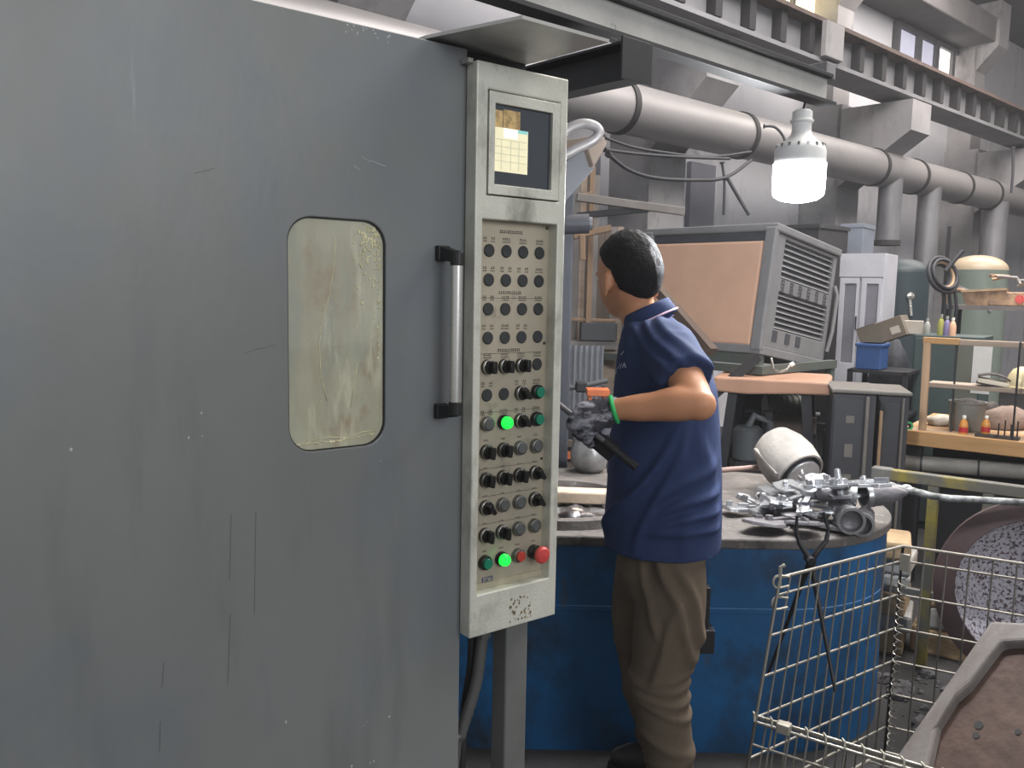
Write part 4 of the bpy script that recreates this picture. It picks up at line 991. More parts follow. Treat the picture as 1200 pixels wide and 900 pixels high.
mat('paper_pale', S(206, 196, 178), 0.7, var=.08)
hm = thing('cream_dome', 'cream rounded cover resting on the bench shelf beside the books', 'cover', shelf_z(1198, .16))
MB().lathe([(.07, 0), (.074, .02), (.066, .06), (.045, .095), (.02, .108), (.0001, .11)], 24).build('shell', MATS['helmet_cream'], hm, smooth=35)
MB().lathe([(.072, 0), (.082, .002), (.082, .008), (.073, .012)], 24, caps=False).build('brim', MATS['helmet_cream'], hm, smooth=35)
bk_ = thing('open_book', 'thick book with dark cover lying tilted on the bench shelf', 'book', Matrix.Translation(shelf_z(1168, .15)) @ Matrix.Rotation(R(-28), 4, 'Z') @ Matrix.Rotation(R(8), 4, 'Y'))
MB().box((-.09, -.05, .008), (.06, .05, .032)).build('pages', MATS['paper_pale'], bk_, bevel=.002)
cv = MB()
for i in range(8):
    u0, u1 = i / 8, (i + 1) / 8; f = lambda u: (-.095 + .16 * u, .036 + .022 * math.sin(math.pi * u))
    (x0, z0), (x1, z1) = f(u0), f(u1); cv.add([(x0, -.055, z0), (x1, -.055, z1), (x1, .055, z1), (x0, .055, z0), (x0, -.055, z0 + .006), (x1, -.055, z1 + .006), (x1, .055, z1 + .006), (x0, .055, z0 + .006)], [(3, 2, 1, 0), (4, 5, 6, 7), (0, 1, 5, 4), (1, 2, 6, 5), (2, 3, 7, 6), (3, 0, 4, 7)])
cv.build('cover', MATS['tray_dark'], bk_); MB().box((-.095, -.055, 0), (.065, .055, .007)).build('cover', MATS['tray_dark'], bk_)

# ------------------------------------------------------------------ cabinets behind the bench
mat('cab_green', S(56, 70, 70), 0.6, var=.12, scale=3)
mat('cab_greygreen', S(92, 96, 88), 0.6, var=.12, scale=3)
mat('paper_white', S(190, 192, 192), 0.8, var=.05)
CF, CL, CH = face(1062, 392, 520, 1142, 5.7, D_BENCH)
cbn = thing('tool_cabinet', 'low grey-green steel cabinet behind the bench with bottles on it', 'cabinet', CF @ Matrix.Translation((0, 0, -CF.translation.z)))
ct = CF.translation.z + CH; gx = onpl(1120, 420, CF).x
MB().box((0, .012, 0), (CL, .45, ct)).build('body', MATS['cab_green'], cbn, bevel=.005)
MB().box((.01, 0, .05), (gx - .008, .012, ct - .02)).build('door', MATS['cab_green'], cbn, bevel=.003)
MB().box((gx + .008, 0, .05), (CL - .01, .012, ct - .02)).build('door', MATS['cab_greygreen'], cbn, bevel=.003)
sx_ = onpl(1140, 420, CF, -.005).x
MB().box((sx_, -.004, ct - .36), (CL + .06, 0, ct - .02)).build('taped_sheet', MATS['paper_white'], cbn)
def ctop(px, y=.08): v = onpl(px, 390, CF, y); return CF @ Vector((v.x, y, CH))
for px, m_, h_, lb_ in ((1102, 'bottle_olive', .14, 'slim olive bottle on the grey-green cabinet'), (1109, 'bottle_violet', .13, 'violet bottle on the grey-green cabinet'), (1116, 'bottle_peach', .12, 'peach bottle with white cap on the grey-green cabinet'), (1086, 'bottle_clear', .11, 'clear bottle on the grey-green cabinet beside a carton')):
    bottle(lb_, ctop(px), h_, .022, m_, None, 'bottles on the grey-green cabinet', 'cap_white' if px == 1116 else 'bottle_clear')
mat('carton', S(100, 92, 82), 0.85, var=.12, scale=5)
mat('carton_light', S(168, 160, 150), 0.85, var=.1)
kb = MB().box((-.07, -.05, 0), (.07, .05, .09)).build('small_carton', MATS['carton_light'], None, bevel=.003); kb.matrix_world = Matrix.Translation(ctop(1068, .12)) @ Matrix.Rotation(-.5, 4, 'Z'); tag(kb, 'small pale carton on the grey-green cabinet end', 'carton')
# grey leaning carton, dark sacks, blue bin
kp = at(1041, 400, 5.9)
kc = thing('grey_carton', 'grey-brown carton tipped over on a dark sack before the tank', 'carton', Matrix.Translation(kp) @ Matrix.Rotation(R(-35), 4, 'Z') @ Matrix.Rotation(R(-22), 4, 'Y'))
MB().box((-.15, -.12, 0), (.15, .12, .14)).build('box', MATS['carton'], kc, bevel=.004)
MB().box((.06, -.123, .03), (.12, -.12, .08)).build('label_patch', MATS['carton_light'], kc)
MB().box((-.15, -.12, .14), (-.02, .12, .146)).build('flap', MATS['carton'], kc)
mat('sack_dark', S(46, 48, 56), 0.7, var=.2, scale=5, bump=.4)
fp = lambda px, Y: Vector((at(px, 450, Y).x, Y, 0))
o = lump('dark_sack', 'bulky dark sack stack standing before the dark green tank', 'sack', fp(1043, 6.15), .19, .18, .72, 'sack_dark', 7)
mat('bin_blue', S(44, 76, 128), 0.5, var=.1)
BFm, BL, BHh = face(1002, 402, 432, 1031, 5.6, D_BENCH)
bb = thing('blue_bin', 'blue plastic bin on the shelf beside the white cabinet', 'bin', BFm)
MB().box((0, 0, 0), (BL, .2, BHh)).build('tub', MATS['bin_blue'], bb, bevel=.006); MB().box((-.008, -.008, BHh - .02), (BL + .008, .208, BHh)).build('rim', MATS['bin_blue'], bb, bevel=.004)
SFm, SL, SHh = face(985, 432, 560, 1055, 5.6, D_BENCH)
rk = thing('steel_rack', 'dark steel rack of oily parts under the blue bin', 'rack', SFm @ Matrix.Translation((0, 0, -SFm.translation.z)))
rt = SFm.translation.z + SHh
MB().box((0, 0, rt - .02), (SL, .4, rt)).build('shelf', MATS['steel_dark'], rk); MB().box((0, 0, rt - .3), (SL, .4, rt - .28)).build('shelf', MATS['steel_dark'], rk)
for x in (0, SL - .03):
    for y in (0, .37): MB().box((x, y, 0), (x + .03, y + .03, rt)).build('leg', MATS['steel_dark'], rk)
for k, (x, s_) in enumerate(((.08, .05), (.2, .06), (.31, .045))):
    lump('oily_part', ('dark oily round part, first on the rack under the blue bin', 'dark oily round part, middle on the rack under the blue bin', 'dark oily round part, last on the rack under the blue bin')[k], 'part', SFm @ Vector((x, .12, SHh - .28)), s_, s_, s_ * 1.6, 'sack_dark', 20 + k, 0, 'oily parts on the rack')

# ------------------------------------------------------------------ white cabinet, blue-grey box
mat('white_steel', S(180, 180, 188), 0.45, var=.05)
mat('glass_grey', S(122, 122, 130), 0.2, var=.1, scale=4)
WCF, WCL, WCH = face(977, 297, 432, 1028, 6.4, D_BENCH)
wc = thing('white_cabinet', 'tall white steel cabinet with two glazed doors behind the cooler', 'cabinet', WCF @ Matrix.Translation((0, 0, -WCF.translation.z)))
wz = WCF.translation.z; wt = wz + WCH
MB().box((0, .02, 0), (WCL, .4, wt)).build('body', MATS['white_steel'], wc, bevel=.004)
for k in range(2):
    x0 = WCL * k / 2 + .008; x1 = WCL * (k + 1) / 2 - .008
    dm = MB(); holed(dm, [(x0, .08), (x1, .08), (x1, wt - .18), (x0, wt - .18)], [[(x0 + .035, wz + .05), (x1 - .02, wz + .05), (x1 - .02, wt - .22), (x0 + .035, wt - .22)]], 0, .02)
    dd = dm.build('door', MATS['white_steel'], wc, bevel=.002)
    MB().box((x0 + .03, .008, wz + .045), (x1 - .015, .014, wt - .215)).build('pane', MATS['glass_grey'], dd)
MB().box((WCL / 2 - .02, -.012, wz + .3), (WCL / 2 - .012, 0, wz + .4)).build('handle', MATS['steel_dark'], wc)
MB().box((.0, .0, wt - .17), (WCL, .02, wt)).build('header', MATS['white_steel'], wc)
mat('bluegrey', S(112, 118, 130), 0.6, var=.08)
KF, KL, KH = face(984, 263, 296, 1010, 7.15, D_BENCH)
MB()
kq = thing('blue_grey_box', 'blue-grey electrical box mounted behind the white cabinet', 'box', KF @ Matrix.Translation((0, 0, -KF.translation.z)))
kz = KF.translation.z
MB().box((0, 0, 0), (KL, .35, kz + KH)).build('body', MATS['bluegrey'], kq, bevel=.005)
MB().box((-.005, -.004, kz + KH - .03), (KL + .005, .355, kz + KH + .004)).build('lid', MATS['bluegrey'], kq, bevel=.003)
DKF, DKL, DKH = face(950, 262, 440, 984, 6.7, D_HALL)
dk = thing('dark_duct_box', 'dark grey tall housing behind the cooler louvre', 'housing', DKF @ Matrix.Translation((0, 0, -DKF.translation.z)))
dz_ = DKF.translation.z
MB().box((0, 0, 0), (DKL, .3, dz_ + DKH)).build('body', MATS['girder_dark'], dk, bevel=.005); MB().box((-.01, -.01, dz_ + DKH - .03), (DKL + .01, .3, dz_ + DKH)).build('lid', MATS['girder_dark'], dk)

# ------------------------------------------------------------------ tanks
mat('tank_green', S(38, 50, 56), 0.55, var=.1, scale=3)
mat('tank_cream', S(104, 114, 106), 0.35, var=.06)
mat('tank_cap', S(166, 150, 128), 0.4, var=.06)
def tank(label, pxl, pxr, pyt, pyb, Y, capm):
    p = at((pxl + pxr) / 2, pyt, Y); r = (pxr - pxl) / 2000 * Y; t = thing('air_tank', label, 'tank', Vector((p.x, Y, 0)), 'air tanks by the wall')
    zt_ = p.z; zs_ = zt_ - r * .55
    MB().lathe([(r, .25), (r, zs_)], 40, caps=False).build('shell', MATS['tank_green' if capm is None else 'tank_cream'], t, smooth=40)
    MB().lathe([(r, zs_)] + [(r * math.cos(R(a_)), zs_ + (zt_ - zs_) * math.sin(R(a_))) for a_ in range(9, 90, 9)] + [(.0001, zt_)], 40, caps=False).build('dome', MATS[capm or 'tank_green'], t, smooth=50)
    MB().lathe([(.0001, .05), (r * .6, .10), (r, .25)], 40, caps=False).build('bottom', MATS['tank_green'], t, smooth=40)
    for k in range(3):
        th = 2.1 * k + .4; MB().box((-.03, -.03, 0), (.03, .03, .3), Matrix.Translation((r * .85 * math.cos(th), r * .85 * math.sin(th), 0))).build('leg', MATS['steel_dark'], t)
    MB().lathe([(.03, 0), (.034, .02), (.0001, .03)], 16, Matrix.Translation((-.1 * r, -r - .0, zs_ - .22)) @ TO).build('gauge', MATS['alu'], t, smooth=40)
    MB().tube([(-.1 * r, -r - .005, zs_ - .25), (-.02 * r, -r - .01, zs_ - .4)], .014, 8).build('valve_tube', MATS['alu'], t)
    return t
tank('dark green air tank with domed top beside the white cabinet', 1029, 1088, 303, 520, 8.2, None)
tank('grey-green air tank with cream domed top behind the shelf of scrap', 1116, 1179, 299, 520, 8.6, 'tank_cap')
# ------------------------------------------------------------------ upper shelf with parts, coil of hose
mat('shelf_steel', S(104, 98, 98), 0.6, var=.15)
HFm, HL, HHh = face(1106, 357, 362, 1230, 6.3, D_BENCH)
sh = thing('scrap_shelf', 'steel shelf behind the bench loaded with metal scrap', 'shelf', HFm @ Matrix.Translation((0, 0, -HFm.translation.z)))
hz = HFm.translation.z
MB().box((0, 0, hz), (HL, .5, hz + HHh)).build('board', MATS['shelf_steel'], sh)
for x in (0, HL - .06):
    for y in (0, .46): MB().box((x, y, 0), (x + .04, y + .04, hz)).build('leg', MATS['steel_dark'], sh)
MB().box((-.02, .02, 0), (.0, .06, hz + .6)).build('mast', MATS['steel_dark'], sh)
mat('scrap_tan', S(186, 152, 122), 0.6, c2=S(96, 80, 72), scale=9, cut=(.3, .6), bump=.3)
mat('scrap_grey', S(140, 136, 134), 0.5, metal=.4, var=.25, scale=9)
def shp(px, y=.12): v = onpl(px, 355, HFm, y); return HFm @ Vector((v.x, y, HHh))
SG = 'metal scrap on the shelf'
def scrap(name, label, px, build):
    t = thing(name, label, 'scrap', Matrix.Translation(shp(px)) @ Matrix.Rotation(math.atan2(D_BENCH.y, D_BENCH.x), 4, 'Z'), SG); build(t); return t
def b_arch(t):
    pts = [(-.09 + .09 * (1 - math.cos(R(a_))), 0, .012 + .10 * math.sin(R(a_))) for a_ in range(0, 181, 15)]
    MB().tube(pts, .022, 10).build('bend', MATS['scrap_tan'], t, smooth=50)
    MB().bar((-.05, 0, .15), (.16, 0, .06), .03, .025).build('strap', MATS['scrap_grey'], t)
scrap('bent_pipe', 'bent tan pipe elbow with a strap lying first on the scrap shelf', 1122, b_arch)
def b_trough(t):
    MB().add([(-.12, -.06, .0), (.12, -.06, .0), (.12, .06, .0), (-.12, .06, .0), (-.15, -.09, .10), (.14, -.09, .12), (.14, .09, .12), (-.15, .09, .10)], [(3, 2, 1, 0), (0, 1, 5, 4), (1, 2, 6, 5), (2, 3, 7, 6), (3, 0, 4, 7)]).build('trough', MATS['scrap_tan'], t)
    MB().bar((-.15, -.09, .10), (.14, -.09, .12), .015, .015).build('edge', MATS['wood_pale'], t)
scrap('scrap_trough', 'tan sheet-metal trough lying on the scrap shelf', 1155, b_trough)
def b_box(t):
    MB().box((-.14, -.07, 0), (.16, .07, .10)).build('tub', MATS['scrap_tan'], t, bevel=.01)
    MB().lathe([(.0001, 0), (.03, 0), (.03, .01), (.0001, .01)], 14, Matrix.Translation((.06, -.071, .05)) @ TO).build('red_cap', MATS['btn_estop'], t)
scrap('scrap_tub', 'tan tub with a red cap on the scrap shelf', 1185, b_box)
def b_twist(t):
    rr2 = random.Random(2)
    for k in range(5):
        c = Vector((rr2.uniform(-.15, .2), rr2.uniform(-.02, .1), .14 + rr2.uniform(0, .05)))
        MB().tube([c + Vector((rr2.uniform(-.12, .12), rr2.uniform(-.05, .05), rr2.uniform(-.02, .05))) for _ in range(4)], .012, 7).build('strip', MATS['scrap_tan' if k % 2 else 'scrap_grey'], t, smooth=50)
scrap('twisted_strips', 'tangle of twisted metal strips heaped highest on the scrap shelf', 1178, b_twist)
hc = at(1103, 323, 6.2)
ho = thing('hose_coil', 'black hose coil hung on the shelf mast beside the tanks', 'hose', Matrix.Translation(hc) @ Matrix.Rotation(R(70), 4, 'X') @ Matrix.Rotation(R(20), 4, 'Y'))
for k in range(5):
    r_ = .085 + .012 * k; MB().tube([(r_ * math.cos(2 * math.pi * j / 28), r_ * math.sin(2 * math.pi * j / 28), .018 * (k % 3)) for j in range(29)], .013, 8, caps=False).build('loop', MATS['cable_black' if k != 1 else 'wood_pale'], ho, smooth=60)
MB().tube([at(1108, 318, 6.15), at(1118, 305, 6.15), at(1128, 294, 6.15)], .018, 8).build('hose_end', MATS['cable_black'], ho, world=True, smooth=50)
for dx in (0, 7, 14):
    MB().tube([at(1104 + dx, 332, 6.2), at(1107 + dx, 360, 6.2), at(1104 + dx, 388, 6.22)], .012, 8).build('hose_tail', MATS['cable_black'], ho, world=True, smooth=50)

# ================================================================== portable cooler, its stand and tables
mat('cooler_side', S(184, 148, 126), 0.7, var=.06, scale=3)
mat('cooler_grey', S(108, 108, 110), 0.55, var=.1, scale=5)
mat('cooler_dark', S(58, 60, 66), 0.6, var=.1)
c0 = at(890, 411, 4.75)                    # bottom of the shared corner
AF0 = frame(c0, D_HALL); AF = AF0 @ Matrix.Rotation(R(9), 4, 'Y')                     # louvre face runs along the hall, slab face crosses it
AH = at(893, 262, 4.75).z - c0.z; AL = onpl(968, 395, AF).x
LF = Matrix.Translation(c0) @ Matrix.Rotation(math.atan2(-D_CROSS.y, -D_CROSS.x), 4, 'Z')
ALs = onpl(752, 408, LF, 0).x
ac = thing('air_cooler', 'big portable air cooler with peach side board and louvred grille', 'air cooler', AF)
lean = Matrix.Identity(4); lean[1][2] = 0.0
sidew = abs(ALs) * 1.08
print('cooler', AH, AL, ALs)
def slp(px, py): v = onpl(px, py, LF, 0); return v.x, v.z
# body block in AF coordinates: x along louvre face, y away along the side board
MB().box((.02, .02, .01), (AL - .01, sidew - .01, AH - .02)).build('body', MATS['cooler_grey'], ac, bevel=.01)
MB().box((-.015, -.02, AH - .025), (AL + .02, sidew + .02, AH + .02)).build('top_lid', MATS['cooler_grey'], ac, bevel=.008)
MB().box((-.012, -.012, -.02), (AL + .012, sidew, .03)).build('base_frame', MATS['cooler_grey'], ac, bevel=.006)
sideb = MB(); sideb.box((-.012, .06, .02), (.02, sidew - .02, AH * .89)); sideb.build('side_board', MATS['cooler_side'], ac, bevel=.02)
MB().box((.005, .04, AH * .90), (.021, sidew - .02, AH * .955)).build('dark_slot', MATS['cooler_dark'], ac)
MB().box((-.02, -.015, .0), (.02, .055, AH)).build('corner_post', MATS['cooler_grey'], ac, bevel=.01)
MB().box((-.02, sidew - .05, .0), (.02, sidew + .015, AH)).build('corner_post', MATS['cooler_grey'], ac, bevel=.01)
fx0, fx1, fz0, fz1 = .09, AL - .04, AH * .17, AH * .93
fm = MB(); holed(fm, [(.0, .03), (AL, .03), (AL, AH - .03), (.0, AH - .03)], [[(fx0 + .02, fz0 + .02), (fx1, fz0 + .02), (fx1, fz0 + (fz1 - fz0) * .44), (fx0 + .02, fz0 + (fz1 - fz0) * .44)], [(fx0 + .02, fz0 + (fz1 - fz0) * .58), (fx1, fz0 + (fz1 - fz0) * .58), (fx1, fz1), (fx0 + .02, fz1)]], -.004, .02)
fm.build('grille_frame', MATS['cooler_grey'], ac, bevel=.004)
MB().box((fx0, .0195, fz0), (fx1, .0215, fz1)).build('grille_back', MATS['cooler_dark'], ac)
for lo_, hi_ in ((fz0 + .02, fz0 + (fz1 - fz0) * .44), (fz0 + (fz1 - fz0) * .58, fz1)):
    for k in range(7):
        z = lo_ + (hi_ - lo_) * (k + .6) / 7; s_ = (hi_ - lo_) / 7
        MB().add([(fx0 + .02, -.002, z - s_ * .38), (fx1, -.002, z - s_ * .38), (fx1, .016, z + s_ * .22), (fx0 + .02, .016, z + s_ * .22), (fx0 + .02, .002, z - s_ * .42), (fx1, .002, z - s_ * .42), (fx1, .019, z + s_ * .18), (fx0 + .02, .019, z + s_ * .18)],
                 [(3, 2, 1, 0), (4, 5, 6, 7), (0, 1, 5, 4), (1, 2, 6, 5), (2, 3, 7, 6), (3, 0, 4, 7)]).build('louvre', MATS['cooler_grey'], ac)
mk = MB(); zc_ = fz0 + (fz1 - fz0) * .51
for k in range(6):
    x = fx0 + .05 + (fx1 - fx0 - .08) * k / 5.2; w_ = .028
    for dz2 in (-.030, -.012, .008, .028): mk.box((x - w_ * .62, -.006, zc_ + dz2 - .005), (x + w_ * (.3 if (k + int(dz2 * 1000)) % 3 == 0 else .62), -.0042, zc_ + dz2 + .005))
    mk.box((x - w_ * .62, -.006, zc_ - (.03 if k % 2 else .0)), (x - w_ * .42, -.0042, zc_ + .032)); mk.box((x + w_ * .3, -.006, zc_ - .032), (x + w_ * .5, -.0042, zc_ + (.03 if k % 3 else 0)))
mk.build('painted_characters', MATS['cooler_dark'], ac)['kind'] = 'stuff'
for x in (.10, .24, .36): MB().box((x, -.008, .07), (x + .05, -.0, .13)).build('socket', MATS['cooler_dark'], ac)
MB().tube([(AL - .005, -.02, AH * .12), (AL + .01, -.03, AH * .3), (AL + .01, -.03, AH * .62), (AL - .0, -.01, AH * .7)], .012, 8).build('side_handle', MATS['cooler_grey'], ac, smooth=50)
# stand: angle frame with diagonal brace
mat('stand_green', S(76, 81, 76), 0.6, var=.12)
std = thing('cooler_stand', 'grey-green angle-iron stand with diagonal brace under the air cooler', 'stand', AF0 @ Matrix.Translation((0, 0, -.06)))
zf = -c0.z + .06
MB().box((-.05, -.05, -.07), (AL + .08, .0, -.022)).build('bearer', MATS['stand_green'], std)
MB().box((-.06, -.06, -.068), (-.01, sidew + .2, -.024)).build('bearer', MATS['stand_green'], std)
for x, y in ((AL + .03, -.04), (AL + .03, sidew - .06), (-.05, sidew - .06)): MB().box((x, y, zf), (x + .045, y + .045, -.07)).build('leg', MATS['stand_green'], std)
AFs = AF0 @ Matrix.Translation((0, 0, -.06))
qa = AFs.inverted() @ at(888, 418, 4.66); qb = AFs.inverted() @ at(828, 470, 4.62)
MB().bar(qa, qa + (qb - qa) * 2.3, .04, .045).build('brace', MATS['steel_dark'], std)
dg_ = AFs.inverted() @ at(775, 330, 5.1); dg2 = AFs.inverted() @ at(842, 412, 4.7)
MB().bar(dg_ + Vector((-.1, 0, 0)), dg2 + Vector((-.06, 0, 0)), .06, .05).build('brace', mat('shadow_line_brown', S(76, 62, 54), 0.85), std)  # dark bar set in as the shadow line along the side board's edge
for x in (.0, AL - .05): MB().box((x, .0, -.022), (x + .05, sidew * .9, .06 - x * math.tan(R(9)) - .022)).build('packer', MATS['stand_green'], std)
# table under the cooler
mat('table_peach', S(160, 122, 100), 0.6, var=.1, scale=4)
tz = at(900, 446, 4.45).z
TF = frame(Vector((at(832, 452, 4.6).x, 4.6, 0)), flat(Vector((.93, -.36, 0))))
tb = thing('peach_table', 'peach-topped worktable with dark angled legs under the air cooler', 'table', TF)
tl = onpl(974, 450, TF).x
MB().prism([(0, tz - .06), (.03, tz - .078), (tl * .3, tz - .085), (tl * .7, tz - .07), (tl, tz - .065), (tl, tz - .01), (tl * .97, tz), (.02, tz)], 0, .55).build('table_top', MATS['table_peach'], tb, bevel=.01)
for x0, x1 in ((.12, .02), (tl - .12, tl - .02)):
    for y in (.05, .5): MB().bar((x0, y, tz - .07), (x1, y, 0), .05, .05).build('leg', MATS['steel_dark'], tb)
MB().box((.1, .3, .35), (tl - .1, .36, .40)).build('stretcher', MATS['steel_dark'], tb)
cb = [at(904, 420, 4.6), at(906, 432, 4.55), at(914, 436, 4.5), at(922, 433, 4.55), at(926, 428, 4.6)]
hk = thing('dangling_cable', 'pale loop of cable dangling onto the peach table', 'cable', cb[0])
MB().tube(cb, .006, 7).build('cable', MATS['alu'], hk, world=True, smooth=50); MB().tube([cb[-1], cb[-1] + Vector((.02, 0, .01))], .012, 8).build('plug', MATS['cap_white'], hk, world=True)
# machine parts under the table
mat('machine_grey', S(72, 75, 77), 0.6, var=.15, scale=4)
MFm, ML, MHh = face(898, 480, 520, 955, 4.9, flat(Vector((.95, -.3, 0))))
dk2 = thing('parts_drawer', 'brown open drawer tray of parts under the peach table', 'drawer', MFm @ Matrix.Translation((0, 0, -MFm.translation.z)))
mz = MFm.translation.z
mat('drawer_brown', S(86, 72, 64), 0.7, var=.12)
MB().box((0, 0, mz + .07), (ML, .015, mz + .17)).build('front', MATS['drawer_brown'], dk2, bevel=.003)
MB().box((0, .015, mz + .07), (ML, .35, mz + .085)).build('bottom', MATS['drawer_brown'], dk2); MB().box((0, .015, mz + .085), (.015, .35, mz + .16)).build('side', MATS['drawer_brown'], dk2); MB().box((ML - .015, .015, mz + .085), (ML, .35, mz + .16)).build('side', MATS['drawer_brown'], dk2)
for x in (.02, ML - .05): MB().box((x, .05, 0), (x + .03, .3, mz + .07)).build('support', MATS['steel_dark'], dk2)
gb = at(920, 477, 5.0)
mo = thing('green_motor', 'grey-green motor housing behind the brown drawer under the table', 'motor', gb)
MB().tube([Vector((-.12, 0, 0)), Vector((.12, 0, 0))], .07, 18).build('casing', MATS['cab_greygreen'], mo, smooth=40)
for k in range(7): MB().tube([Vector((-.10 + .033 * k, 0, 0)), Vector((-.09 + .033 * k, 0, 0))], .076, 18).build('fin', MATS['cab_greygreen'], mo, smooth=40)
MB().box((-.06, -.05, -gb.z), (.06, .05, -.06)).build('pedestal', MATS['steel_dark'], mo)
gb2 = at(876, 520, 4.7)
m2 = thing('grey_motor', 'grey round motor on the floor frame under the table', 'motor', gb2)
MB().lathe([(.0001, -.10), (.06, -.10), (.078, -.08), (.08, .08), (.06, .10), (.0001, .10)], 22).build('casing', MATS['machine_grey'], m2, smooth=35)
MB().box((-.08, -.06, -gb2.z), (.08, .06, -.09)).build('pedestal', MATS['steel_dark'], m2)
MB().tube([Vector((0, 0, .09)), Vector((.03, 0, .16)), Vector((.12, .0, .12)), Vector((.14, 0, -.2))], .022, 10).build('hose', MATS['machine_grey'], m2, smooth=50)
vz = at(905, 500, 4.75)
vl = thing('upright_frame', 'dark upright machine frame between the motors under the table', 'frame', Vector((vz.x, vz.y, 0)))
MB().box((-.05, -.03, 0), (-.01, .03, .9)).build('upright', MATS['steel_dark'], vl); MB().box((.30, -.03, 0), (.34, .03, .8)).build('upright', MATS['steel_dark'], vl); MB().box((-.05, -.02, .55), (.34, .02, .60)).build('crossbar', MATS['steel_dark'], vl)
MB().box((-.07, -.06, .62), (-.03, -.03, .72)).build('tag_plate', MATS['carton_light'], vl)
MB().lathe([(.0001, -.03), (.05, -.03), (.05, .05), (.0001, .06)], 14, Matrix.Translation((.0, 0, .72))).build('red_housing', mat('faded_red', S(122, 78, 72), .6), vl, smooth=35)

# ------------------------------------------------------------------ tall dark control cabinets beside the table
mat('cab_dark', S(44, 45, 50), 0.55, var=.15, scale=4)
mat('cab_edge', S(92, 88, 84), 0.6, var=.15, scale=5)
for (pl_, pt_, pr_, Yc, lb_, sw) in ((962, 455, 1012, 4.15, 'dark steel switch cabinet with light plates beside the peach table', 1), (1014, 458, 1050, 4.3, 'narrow dark cabinet with bent corner edge beside the bench', 0)):
    XF, XL, XH = face(pl_, pt_, 700, pr_, Yc, flat(Vector((.96, -.28, 0))))
    t = thing('switch_cabinet', lb_, 'cabinet', XF @ Matrix.Translation((0, 0, -XF.translation.z)), 'dark switch cabinets')
    xt = XF.translation.z + XH
    MB().box((0, .01, 0), (XL, .38, xt - .02)).build('body', MATS['cab_dark'], t, bevel=.005)
    MB().box((-.01, -.01, xt - .02), (XL + .01, .40, xt)).build('lid', MATS['cab_edge'], t, bevel=.006)
    MB().box((.008, 0, .06), (XL * .72, .012, xt - .05)).build('door', MATS['cab_dark'], t, bevel=.003)
    MB().box((XL * .76, -.008, .02), (XL * .85, .012, xt - .03)).build('edge_strip', MATS['cab_edge'], t, bevel=.004)
    if sw:
        for zz2, hh2 in ((.13, .035), (.27, .065), (.42, .05)): MB().box((XL * .33, -.003, xt - zz2 - hh2), (XL * .52, .0, xt - zz2)).build('name_plate', MATS['cab_edge'], t)
    else:
        MB().box((XL * .05, -.02, .0), (XL * .16, -.005, xt - .1)).build('wood_batten', MATS['wood_pale'], t, bevel=.002)

# ================================================================== behind the man: hood, timber rack, panel
mat('hood_grey', S(96, 98, 104), 0.55, var=.12, scale=4)
mat('hood_tan', S(132, 118, 108), 0.7, var=.12)
hx0 = at(690, 200, 3.9)
hd_ = thing('fume_hood_duct', 'slanting grey square fume duct beside the control panel', 'duct', hx0)
def quadprism(ps, Y0, Y1): return [at(x, y, Y0) for x, y in ps] + [at(x, y, Y1) for x, y in ps]
def qp(mb, ps, Y0, dY):
    f_ = [at(x, y, Y0) for x, y in ps]; b2 = [p + Vector((-D_CROSS.x * dY, -D_CROSS.y * dY, 0)) for p in f_]; n = len(ps)
    return mb.add(f_ + b2, [tuple(range(n)), tuple(range(2 * n - 1, n - 1, -1))] + [(i, i + n, (i + 1) % n + n, (i + 1) % n) for i in range(n)])
qp(MB(), [(640, 205), (692, 170), (697, 198), (640, 262)], 3.9, .22).build('duct_box', MATS['hood_grey'], hd_, world=True, bevel=.006)
qp(MB(), [(688, 172), (706, 157), (712, 168), (706, 180), (696, 196)], 3.88, .24).build('mouth_flange', MATS['hood_tan'], hd_, world=True, bevel=.005)
MB().tube(lerp_path([(at(x_, y_, 3.8), .022) for x_, y_ in ((650, 168), (665, 152), (682, 145), (697, 148), (702, 156), (694, 165), (672, 176), (650, 190))], 8)[0], .022, 12).build('hose_loop', MATS['duct_grey'], hd_, world=True, smooth=50)
MB().box((-.05, -.05, -hx0.z), (.05, .05, -.02), Matrix.Translation((-.16, .1, 0))).build('support_post', MATS['steel_dark'], hd_, bevel=.004)
mat('column_dark', S(56, 58, 66), 0.6, var=.15, scale=4)
cl = at(667, 300, 3.98)
cz_ = thing('machine_column', 'dark blue-grey machine column just behind the control panel', 'column', Vector((cl.x, cl.y, 0)))
MB().box((-.045, 0, 0), (.018, .12, at(667, 215, 3.98).z)).build('upright', MATS['column_dark'], cz_, bevel=.008)
MB().tube([at(660, 263, 3.98), at(690, 262, 3.98)], .045, 16).build('motor', MATS['column_dark'], cz_, world=True, smooth=40)
MB().tube([at(688, 262, 3.98), at(694, 262, 3.98)], .03, 16).build('motor_cap', MATS['hood_grey'], cz_, world=True, smooth=40)
